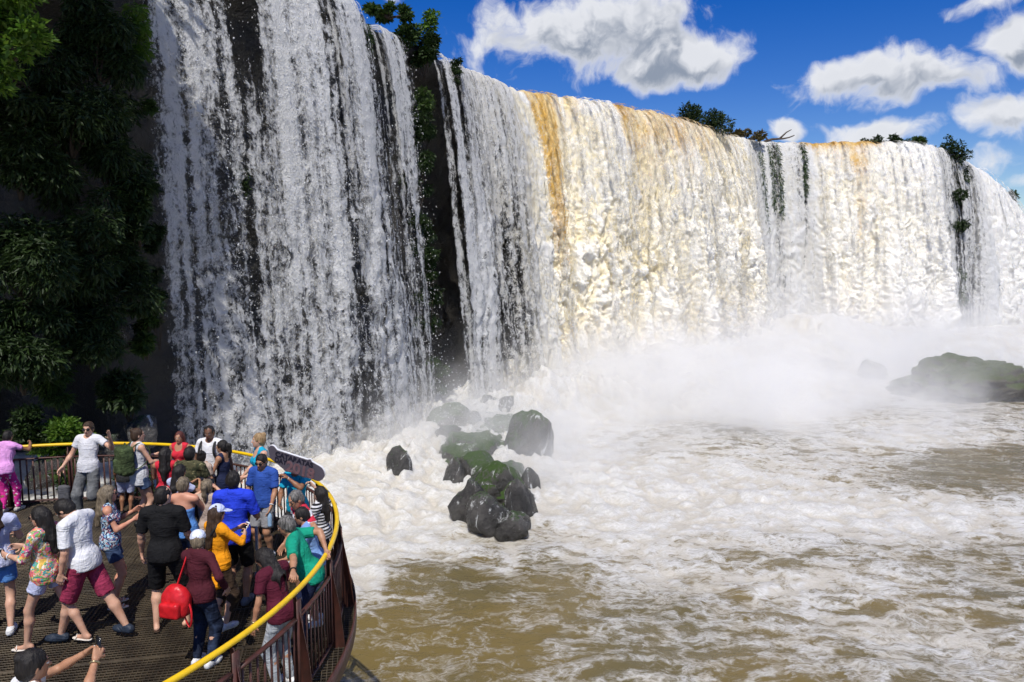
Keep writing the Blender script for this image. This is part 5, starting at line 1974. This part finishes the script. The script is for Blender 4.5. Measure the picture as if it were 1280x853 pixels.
def ex_backpack(c, m, label, size=(.15, .085, .22), off=(0, -.20, .30), both=True):
    T, Rt, s = c['T'], c['Rt'], c['s']
    ctr = T(off)
    o = own(c, 'backpack', label, 'backpack', ctr)
    F = Field(ctr - .36, ctr + .36, .012)
    sz = np.array(size) * s
    F.box(ctr, sz, Rt, .07 * s, 0)
    F.noise(.012, (10, 10, 10), 3)
    V, Q = F.mesh()
    bg_ = mesh_np('bag', V - ctr, Q, m, o)
    F = Field(ctr - .36, ctr + .36, .012)
    F.box(ctr + Rt @ np.array([0, -sz[1] * .8, -sz[2] * .35]), sz * [.75, .55, .5], Rt, .045 * s, 0)
    F.noise(.008, (12, 12, 12), 5)
    V, Q = F.mesh()
    mesh_np('pocket', V - ctr, Q, m, bg_)
    for sg in ((-1, 1) if both else ()):
        pts = [ctr + Rt @ np.array([sg * sz[0] * .6, sz[1] * .8, sz[2] * .85]), T((sg * .115, -.02, .575)), T((sg * .125, .115, .47)), T((sg * .14, .125, .32)), T((sg * .165, .0, .2)), ctr + Rt @ np.array([sg * sz[0] * .8, sz[1] * .7, -sz[2] * .7])]
        shift(strap_tube(c, pts, .022 * s), ctr).build('strap', m, o, True)
    h = strap_tube(c, [ctr + Rt @ np.array([-.04, .02, sz[2]]), ctr + Rt @ np.array([0, .02, sz[2] + .05]), ctr + Rt @ np.array([.04, .02, sz[2]])], .01)
    shift(h, ctr).build('handle', m, bg_, True)


def phone(p, axes, label, white=False, group='phones held up for pictures'):
    """p centre in world, axes rows: width, height, normal (screen side)"""
    o = empty('phone', p)
    tag(o, label, 'phone', group)
    w, h, n = [unit(a) for a in axes]
    ax_ = np.stack([w, h, n])
    cs = MB().box((0, 0, 0), (.074, .150, .010), ax_).build('case', M_PHONE_W if white else M_DARKPLASTIC, o)
    MB().box(n * .0058, (.066, .118, .002), ax_).build('screen', M_SCREEN, cs)
    MB().box(-n * .0062 + h * .055 - w * .022, (.016, .016, .003), ax_).build('camera_lens', M_DARKPLASTIC, cs)
    return o


def ex_phone(c, label, white=False, tilt=0.0, portrait=True, group='phones held up for pictures'):
    a, b = c['wri'][-1], c['wri'][1]
    da, db = unit(a - c['elb'][-1]), unit(b - c['elb'][1])
    ctr = .5 * (a + da * .10 * c['s'] + b + db * .10 * c['s'])
    n = unit(c['HC'] - ctr)
    up = unit(np.array([0, 0, 1.0]) - n * n[2])
    w = np.cross(up, n)
    if not portrait:
        up, w = w, -up
    phone(c['loc'] + c['WR'] @ ctr, [c['WR'] @ w, c['WR'] @ up, c['WR'] @ n], label, white, group)


def ex_onephone(c, sg, label, white=False):
    w = c['wri'][sg]
    d = unit(w - c['elb'][sg])
    ctr = w + d * .10 * c['s'] + c['pal'][sg] * .02
    n = unit(c['HC'] - ctr)
    up = unit(d - n * (d @ n))
    phone(c['loc'] + c['WR'] @ ctr, [c['WR'] @ np.cross(up, n), c['WR'] @ up, c['WR'] @ n], label, white)


def ex_bracelet(c, sg, m):
    ex_watch(c, sg, m, 'bracelet')


EX = dict(cap=ex_cap, shades=ex_shades, glasses=ex_glasses, watch=ex_watch, backpack=ex_backpack, phone=ex_phone, onephone=ex_onephone, bracelet=ex_bracelet)

# ------------------------------------------------------------------ the crowd
def rail_pt(px, z=RAIL_Z + .045, inner=0.0):
    """point on the handrail that lies under picture column px on the far or right arc"""
    best = None
    for a in np.linspace(-math.pi / 2, math.pi, 1500):
        p = np.array([DC[0] + (DR - inner) * math.cos(a), DC[1] + (DR - inner) * math.sin(a), z])
        x_ = project(p[None])[0][0]
        if best is None or abs(x_ - px) < best[0] - 1e-9:
            best = (abs(x_ - px), p)
    return best[1]


def rail_px(px, py):
    """point on the handrail nearest to a pixel"""
    a = np.linspace(-math.pi / 2, math.pi, 3000)
    P_ = np.stack([DC[0] + DR * np.cos(a), DC[1] + DR * np.sin(a), np.full_like(a, RAIL_Z + .045)], 1)
    x_, y_ = project(P_)
    return P_[((x_ - px) ** 2 + (y_ - py) ** 2).argmin()]


person('girl in a pink shirt and pink dotted leggings leaning on the far railing', 2, 15.0, 1.5, 0, 'f', 1.0, 'brown', ('short', 'black'),
       ('tee', 'pink', .26), ('leggings', 'pinkdots', 1.9), 'silver', lean=14, la=('w', rail_px(-12, 558)), ra=('w', rail_px(38, 557)), rcurl=.9, rf=(0, .15, 0, 0))
c2 = person('man in a printed white T-shirt and grey jeans leaning back, one arm flung out', 107, 14.7, 1.75, 174, 'm', 1.05, 'fair', ('short', 'brown'),
            ('tee', 'print_', .28), ('pants', 'jeansgrey', 1.94), 'white', lean=-6, hy=14, hp=10, ra=('fk', 4, 24, 28, .2), la=('to', (-.50, .10, 1.50), (-.4, -.3, -1)), lcurl=.12, lpalm=(.3, .5, .8),
            rf=(.02, .12, 0, 0), lf=(-.02, -.24, .22, 0), extras=[('shades',)])
c3 = person('woman in a white tank top with a green backpack, hair in a bun', 171, 14.1, 1.72, -38, 'f', .98, 'fair', ('bun', 'brown'),
            ('tank', 'offwhite', 0, -.16), ('shorts', 'shortsdenim', .45), 'black', hy=-16, ra=('fk', 24, 14, 62), la=('fk', 30, 10, 66),
            extras=[('backpack', M_GREENBAG, 'large green hiking backpack worn over a white tank top', (.17, .11, .25), (0, -.23, .30))])
person('child in pale blue shorts half hidden behind the green backpack', 153, 14.75, 1.22, 10, 'm', .95, 'brown', ('short', 'black'), ('tee', 'charcoal', .3), ('shorts', 'whiteblue', .8), 'black')
person('smiling woman in red facing away from the falls at the railing', 224, 14.9, 1.52, 180, 'f', 1.0, 'tan', ('long', 'red'), ('tank', 'red', 0), ('shorts', 'navy', .5), 'white', hy=4)
person('long-haired woman in a red racerback top with bare shoulders', 206, 12.9, 1.58, 10, 'f', 1.05, 'tan', ('long', 'black'), ('tank', 'red', 0), ('shorts', 'navy', .6), 'black', hy=-30, ra=('fk', 40, 10, 80), la=('fk', 30, 12, 60))
person('man in a camouflage T-shirt seen from behind', 237, 12.5, 1.67, -6, 'm', 1.12, 'tan', ('short', 'black'), ('tee', 'camo', .36), ('shorts', 'charcoal', .9), 'black', la=('fk', 30, 12, 60), ra=('fk', 20, 12, 30))
person('girl with a dark bun between the camouflage shirt and the white T-shirt', 252, 13.4, 1.42, -14, 'f', .95, 'tan', ('bun', 'black'), ('tee', 'beige', .3), ('shorts', 'navy', .6), 'white', hy=20)
c9 = person('dark-haired woman bending to film with a phone amid the crowd', 222, 11.75, 1.52, -24, 'f', 1.0, 'tan', ('long', 'black'), ('tee', 'whiteblue', .3), ('shorts', 'navy', .6), 'white', hp=14,
            ra=('to', (.10, .36, 1.34)), la=('to', (-.06, .36, 1.34)), lcurl=.7, rcurl=.7, extras=[('phone', 'dark phone held sideways behind the camouflage T-shirt', False, 0, False)])
person('dark-skinned man in a white T-shirt with black backpack straps facing the camera', 262, 14.3, 1.75, 172, 'm', 1.02, 'dark', ('crop', 'black'), ('tee', 'white', .32), ('shorts', 'navy', .9), 'black', hy=10, hp=8,
       la=('fk', -6, 26, 20), ra=('fk', 10, 16, 40), extras=[('backpack', M_STRAP, 'black backpack worn by the man in the white T-shirt', (.13, .07, .2), (0, -.18, .28))])
person('girl in a sleeveless navy top and denim shorts with her arms folded', 278, 13.75, 1.55, 78, 'f', .95, 'tan', ('pony', 'black'), ('tank', 'navy', 0, -.1), ('shorts', 'shortsdenim', .45), 'white',
       ra=('fk', 24, 10, 88), la=('fk', 20, 12, 92), hy=10)
person('blonde woman in a cyan top with her hair up at the railing', 324, 13.45, 1.74, 128, 'f', 1.02, 'fair', ('bun', 'blonde'), ('tank', 'cyan', 0), ('pants', 'black', 1.9), 'black', hy=-10, ra=('fk', 10, 18, 40), la=('fk', 20, 10, 60))
c14 = person('young man in a blue T-shirt and grey shorts with sunglasses, carrying a bottle', 328, 12.15, 1.63, 164, 'm', 1.12, 'tan', ('short', 'black'), ('tee', 'blue', .44), ('shorts', 'grey', .85), 'white', hp=14, hy=6,
             la=('fk', 12, 10, 22), ra=('fk', 6, 14, 18), extras=[('shades',), ('bracelet', -1, M_PHONE_W)])
c15 = person('man in a cyan T-shirt and beige cap behind the held-up sign', 370, 11.9, 1.60, 160, 'm', 1.08, 'brown', ('crop', 'black'), ('tee', 'cyan', .36), ('shorts', 'charcoal', .9), 'white', hp=22, hy=18,
             la=('to', (-.06, .30, 1.50)), ra=('to', (.14, .26, 1.06)), lcurl=.8, extras=[('cap', 'beigecap', 20)])
c17 = person('dark-haired woman in thin stripes stretching an arm up to the sign', 405, 10.6, 1.46, 70, 'f', 1.0, 'fair', ('long', 'black'), ('tee', 'stripes', .30), ('shorts', 'navy', .6), 'white',
             la=('fk', 10, 12, 30), ra=('w', at_y(392, 608, c15['loc'][1] - .6), (.6, -.2, -.6)), rcurl=.8)
person('man with glasses in a striped red, white and navy polo, hand on the railing', 383, 9.75, 1.66, 128, 'm', 1.12, 'tan', ('short', 'grey'), ('polo', 'polo', .40), ('shorts', 'charcoal', .9), 'black', lean=10, hp=10, hy=12,
       la=('w', rail_px(419, 690), (-.6, .2, -.6)), ra=('fk', 12, 10, 40), lcurl=.9, extras=[('glasses',), ('watch', -1)])
person('smiling young woman in a light blue top bending between the polo and the green shirt', 392, 9.35, 1.52, 100, 'f', 1.0, 'tan', ('short', 'black'), ('tee', 'lightblue', .3), ('shorts', 'navy', .7), 'white', lean=12, hy=0, hp=6,
       la=('fk', 30, 10, 50), ra=('fk', 24, 8, 40))
person('greying man in a green T-shirt gripping the yellow handrail', 374, 8.6, 1.66, 98, 'm', 1.1, 'tan', ('short', 'grey'), ('tee', 'green', .40), ('pants', 'navy', 1.9), 'black', lean=24, hp=-4, hy=-8, pel=(0, -.12, 0),
       la=('w', rail_px(366, 735), (-.4, -.6, -.6)), ra=('w', rail_px(417, 694), (.4, -.2, .6)), lcurl=.95, rcurl=.9, extras=[('watch', -1)])
person('long-haired woman in a maroon T-shirt looking down over the railing', 350, 7.62, 1.56, 62, 'f', 1.06, 'tan', ('long', 'black'), ('tee', 'maroon', .34), ('pants', 'jeanslight', 1.9), 'white', lean=16, hp=26, hy=14,
       la=('fk', 14, 14, 12), ra=('fk', 20, 10, 30), extras=[('bracelet', -1, M_METAL)])
person('man in a black T-shirt and dark shorts with his back turned', 202, 9.15, 1.82, 4, 'm', 1.12, 'fair', ('crop', 'black'), ('tee', 'black', .44), ('shorts', 'black', .95), 'sandal', hy=-24,
       la=('fk', 6, 14, 14), ra=('fk', 12, 10, 40), rf=(.08, .1, 0, -14), lf=(-.04, 0, 0, 14))
person('woman with short ash hair and bare sunburnt shoulders in a strapless blue top', 228, 10.5, 1.61, 0, 'f', 1.16, 'pink', ('short', 'ash'), ('strapless', 'sky', 0), ('shorts', 'shortsdenim', .6), 'sandal', hp=4,
       la=('fk', 34, 12, 80), ra=('fk', 36, 12, 90))
c24 = person('ash-haired woman in a beige top holding up a dark phone', 258, 10.75, 1.52, 6, 'f', 1.05, 'fair', ('pony', 'ash'), ('tee', 'beige', .3), ('shorts', 'navy', .6), 'white',
             la=('to', (-.12, .34, 1.50)), ra=('to', (.04, .34, 1.50)), lcurl=.7, rcurl=.7, extras=[('phone', 'dark phone held up beside the strapless blue top', False)])
person('man in a royal blue T-shirt and black shorts seen from behind', 291, 10.05, 1.80, 2, 'm', 1.08, 'tan', ('short', 'black'), ('tee', 'royal', .46, -.10), ('shorts', 'black', .95), 'grey', ra=('fk', 14, 12, 60), la=('fk', 8, 10, 20))
c26 = person('woman in an orange long-sleeved top and pale blue cap taking a picture', 270, 9.2, 1.56, -34, 'f', 1.04, 'fair', ('long', 'brown'), ('long', 'orange', .80), ('pants', 'brown', 1.5), 'white', hp=2,
             la=('to', (-.06, .36, 1.30), (-.5, -.2, -.9)), ra=('to', (.12, .34, 1.26), (.9, -.2, -.5)), lcurl=.6, rcurl=.6,
             extras=[('cap', 'capblue', -30), ('phone', 'white phone held up by the woman in orange', True)])
c27 = person('woman in a maroon sweater and white cap with a hand on her hip', 247, 8.15, 1.55, -14, 'f', 1.06, 'fair', ('short', 'ash'), ('long', 'maroonsweater', .92), ('pants', 'jeans', 1.92), 'white', hy=30, hp=16,
             ra=('fk', -34, 44, 78, .9), la=('fk', 20, 10, 50), extras=[('cap', 'capwhite', 0)])
person('woman in a patterned cold-shoulder top and denim shorts, arms folded', 134, 9.95, 1.63, -62, 'f', 1.02, 'pink', ('longfree', 'ash'), ('cold', 'patch', .26), ('shorts', 'shortsdenim', .5), 'flip', hy=-4,
       ra=('fk', 20, 12, 96), la=('fk', 26, 10, 100), extras=[('shades',)])
person('man in a white T-shirt and wine red shorts walking with head bent', 100, 8.85, 1.80, 84, 'm', 1.14, 'fair', ('short', 'black'), ('tee', 'white', .44), ('shorts', 'wine', .95), 'dark', lean=9, hp=38, hy=8,
       la=('fk', 4, 8, 20), ra=('fk', 30, 8, 30), lf=(.02, .30, 0, 0), rf=(0, -.42, .04, 0))
c30 = person('woman in a colourful floral blouse and white shorts walking with a phone', 52, 8.65, 1.70, 86, 'f', 1.08, 'fair', ('long', 'black'), ('tee', 'floral', .58, -.10), ('shorts', 'whiteblue', .42), 'flip', hp=8, hy=4,
             la=('fk', 26, 8, 70), ra=('fk', 30, 8, 66), lf=(0, .22, 0, 0), rf=(0, -.36, .03, 0), extras=[('shades',), ('onephone', -1, 'white phone in the hand of the woman in the floral blouse', True), ('bracelet', -1, M_PHONE_W)])
c31 = person('dark-haired person holding a phone above the platform edge, only head and hands showing', 36, 4.95, 1.73, -36, 'f', 1.0, 'tan', ('bun', 'black'), ('tee', 'white', .3), ('shorts', 'navy', .7), 'white', hp=4, hy=-6,
             la=('to', (-.06, .40, 1.52)), ra=('to', (.10, .40, 1.52)), lcurl=.7, rcurl=.7, extras=[('phone', 'black phone held up in both hands above the deck', False), ('bracelet', 1, M_METAL)])
person('person in bright blue shorts stepping along beside the floral blouse', -10, 9.1, 1.70, 30, 'f', 1.1, 'fair', ('long', 'brown'), ('tee', 'whiteblue', .3), ('shorts', 'sky', .6), 'white', ra=('fk', 20, 14, 70), rf=(0, -.12, 0, 0), lf=(0, .22, 0, 0))

# ---- things carried
# grey shoulder bag hanging from the leaning man's hand
w_ = c2['loc'] + c2['WR'] @ (c2['wri'][1] + np.array([0, 0, -.10]))
bg_ = empty('bag', w_ - [0, 0, .5])
tag(bg_, 'small grey bag dangling from the hand of the leaning man', 'bag')
F = Field((-.2, -.2, -.1), (.2, .2, .4), .011)
F.box((0, 0, .13), (.10, .05, .15), None, .045, 0).noise(.01, (11, 11, 11), 2)
mesh_np('pouch', *F.mesh(), M_GREYBAG, bg_)
MB().tube([(-.06, 0, .27), (-.03, 0, .42), (0, 0, .50), (.03, 0, .42), (.06, 0, .27)], .010, 6).build('strap', M_STRAP, bg_, True)

# bottle in the hand of the young man in blue
w_ = c14['loc'] + c14['WR'] @ (c14['wri'][-1] + unit(c14['wri'][-1] - c14['elb'][-1]) * .08)
bt_ = empty('water_bottle', w_ - [0, 0, .22])
tag(bt_, 'clear pale blue water bottle held by the young man in blue', 'bottle')
prof = [(.0, 0), (.032, .003), (.034, .02), (.031, .06), (.034, .10), (.034, .15), (.026, .19), (.013, .21), (.013, .225)]
a_ = np.arange(12) / 12 * 2 * math.pi
V_ = np.concatenate([np.stack([np.cos(a_) * r, np.sin(a_) * r, np.full(12, z)], 1) for r, z in prof])
Q_ = [[i * 12 + j, i * 12 + (j + 1) % 12, (i + 1) * 12 + (j + 1) % 12, (i + 1) * 12 + j] for i in range(len(prof) - 1) for j in range(12)]
M_BOTTLE = simple('bottle_plastic', (.30, .46, .66), .12, .1)
bb_ = MB().add(V_, Q_).build('bottle_body', M_BOTTLE, bt_, True)
MB().tube([(0, 0, .222), (0, 0, .243)], .015, 10).build('lid', M_PHONE_W, bb_, True)

# red backpack slung on the left shoulder of the woman in the maroon sweater
T, Rt = c27['T'], c27['Rt']
ctr = T((-.15, -.25, .03))
o = own(c27, 'backpack', 'red leather backpack slung low on the back of the maroon sweater', 'backpack', ctr)
F = Field(ctr - .34, ctr + .34, .011)
F.ell(ctr, (.160, .10, .18), Rt, 0).box(ctr - [0, 0, .05], (.155, .085, .13), Rt, .07, .04)
F.noise(.014, (10, 10, 7), 4)
V_, Q_ = F.mesh()
rb_ = mesh_np('bag', V_ - ctr, Q_, M_REDBAG, o)
F = Field(ctr - .34, ctr + .34, .011)
F.box(ctr + Rt @ np.array([0, -.10, -.07]), (.12, .045, .085), Rt, .03, 0).noise(.008, (12, 12, 12), 6)
V_, Q_ = F.mesh()
mesh_np('pocket', V_ - ctr, Q_, M_REDBAG, rb_)
shift(strap_tube(c27, [ctr + Rt @ np.array([0, .03, .16]), T((-.12, -.135, .40)), T((-.11, -.02, .572)), T((-.12, .12, .45)), T((-.15, .10, .2)), ctr + Rt @ np.array([-.10, .06, -.1])], .016), ctr).build('strap', M_REDBAG, o, True)
shift(strap_tube(c27, [ctr + Rt @ np.array([.10, .02, .08]), ctr + Rt @ np.array([.20, -.02, -.10]), ctr + Rt @ np.array([.18, -.03, -.27]), ctr + Rt @ np.array([.08, .0, -.14])], .012), ctr).build('strap', M_REDBAG, o, True)

# black bag strap across the orange top and the cardigan tied at the waist
T = c26['T']
bgc = T((-.17, .0, -.02))
o = own(c26, 'shoulder_bag', 'black shoulder bag worn across the orange top', 'bag', bgc)
F = Field(bgc - .22, bgc + .22, .011)
F.box(bgc, (.035, .10, .08), c26['Rt'], .03, 0)
V_, Q_ = F.mesh()
mesh_np('pouch', V_ - bgc, Q_, M_STRAP, o)
shift(strap_tube(c26, [bgc + [0, 0, .07], T((-.10, -.155, .2)), T((.02, -.15, .38)), T((.10, -.09, .54)), T((.10, .03, .565)), T((.02, .15, .38)), T((-.12, .14, .16)), bgc + [0, 0, .07]], .014), bgc).build('strap', M_STRAP, o, True)
F = Field(c26['Pv']((0, 0, 0)) - .35, c26['Pv']((0, 0, 0)) + .35, .013)
Pv = c26['Pv']
F.ell(Pv((0, 0, .04)), (.178, .138, .045), None, 0)
F.cap(Pv((.02, -.13, .03)), Pv((.08, -.16, -.24)), .05, .075, .02).cap(Pv((.10, -.10, .02)), Pv((.15, -.11, -.22)), .045, .06, .02)
F.noise(.014, (11, 11, 6), 8)
mesh_np('tied_cardigan', *F.mesh(), CL['orange'], c26['root'])

# ---- sign held above the crowd
M_SIGN = simple('sign_face', (.105, .09, .11), .6, .15, 5)
M_SIGN_EDGE = simple('sign_white_edge', (.80, .80, .82), .5, .08)
M_SIGN_DARK = simple('sign_lettering', (.018, .016, .03), .6)
M_SIGN_NUM = simple('sign_number', (.20, .11, .12), .6)
pL, pR = at_y(336, 570, c15['loc'][1] - .25), at_y(398, 590, c15['loc'][1] - .42)
sx_ = unit(pR - pL)
sn_ = unit(np.cross(sx_, np.cross(np.array([.05, -.98, -.18]), sx_)))
sn_ = unit(np.array([.05, -.98, -.18]) - sx_ * (np.array([.05, -.98, -.18]) @ sx_))
sz_ = np.cross(sn_, -sx_)
if sz_[2] < 0:
    sz_ = -sz_
Wd = np.linalg.norm(pR - pL)
sc_ = .5 * (pL + pR)
sign = empty('sign_board', sc_)
sign.matrix_world = Matrix(((sx_[0], sz_[0], sn_[0], sc_[0]), (sx_[1], sz_[1], sn_[1], sc_[1]), (sx_[2], sz_[2], sn_[2], sc_[2]), (0, 0, 0, 1)))
tag(sign, 'grey cut-out sign with CATARATAS DAY 2018 lettering held above the crowd', 'sign')
W2 = Wd / 2
outl = []


def arcpts(cx, cy, r, a0, a1, n=9):
    return [(cx + r * math.cos(R(a)), cy + r * math.sin(R(a))) for a in np.linspace(a0, a1, n)]


outl += arcpts(-W2 + .04, .11, .06, 190, 60)
outl += [(-W2 + .12, .125), (W2 - .20, .125)]
outl += arcpts(W2 - .17, .10, .05, 70, 20, 5)
outl += arcpts(W2 - .02, -.03, .12, 75, -110, 12)
outl += arcpts(W2 - .22, -.09, .07, -60, -120, 4)
outl += arcpts(-W2 + .30, -.10, .06, -60, -150, 5)
outl += [(-W2 + .12, -.075), (-W2 + .02, -.03)]
outl = np.array(outl)


def slab(pts, z0, z1, name, m, parent):
    bm = bmesh.new()
    a = [bm.verts.new((p[0], p[1], z0)) for p in pts]
    b = [bm.verts.new((p[0], p[1], z1)) for p in pts]
    bm.faces.new(a[::-1])
    bm.faces.new(b)
    for i in range(len(pts)):
        j = (i + 1) % len(pts)
        bm.faces.new((a[i], a[j], b[j], b[i]))
    bmesh.ops.recalc_face_normals(bm, faces=bm.faces)
    me = bpy.data.meshes.new(name)
    bm.to_mesh(me)
    bm.free()
    me.materials.append(m)
    return link_mesh(name, me, parent)


slab(outl + [[0, .010]], -.03, -.004, 'edge', M_SIGN_EDGE, sign)
sface = slab(outl, -.004, .0, 'face', M_SIGN, sign)


def text_mesh(txt, size, loc_, m, parent, name='lettering', ext=.002, bold=.0, sx=1.0):
    cu = bpy.data.curves.new(name, 'FONT')
    cu.body = txt
    cu.size = size
    cu.extrude = ext
    cu.offset = bold
    to = bpy.data.objects.new(name, cu)
    COL.objects.link(to)
    dg = bpy.context.evaluated_depsgraph_get()
    me = bpy.data.meshes.new_from_object(to.evaluated_get(dg))
    bpy.data.objects.remove(to)
    me.materials.clear()
    me.materials.append(m)
    ob = link_mesh(name, me, parent)
    ob.location = loc_
    ob.scale = (sx, 1, 1)
    return ob


text_mesh('CATARATAS', .105, (-W2 + .10, .035, .003), M_SIGN_DARK, sface, 'lettering', bold=.004, sx=1.02)
text_mesh('DAY', .105, (-W2 + .10, -.055, .003), M_SIGN_DARK, sface, 'lettering', bold=.004, sx=.9)
text_mesh('2018', .215, (-W2 + .29, -.135, .003), M_SIGN_NUM, sface, 'number', bold=.008, sx=1.05)

# tall pale post with a broad foot standing in the crowd
pb = on_z(325, 738, 0)
stn = empty('display_post', pb)
tag(stn, 'pale grey flat post with a broad foot behind the maroon T-shirt', 'post')
M_PALE = simple('pale_grey_metal', (.30, .31, .33), .5, .15)
MB().box((0, 0, .13), (.11, .03, .26)).build('foot', M_PALE, stn)
MB().box((-.02, 0, .58), (.035, .02, .64)).build('upright', M_PALE, stn)
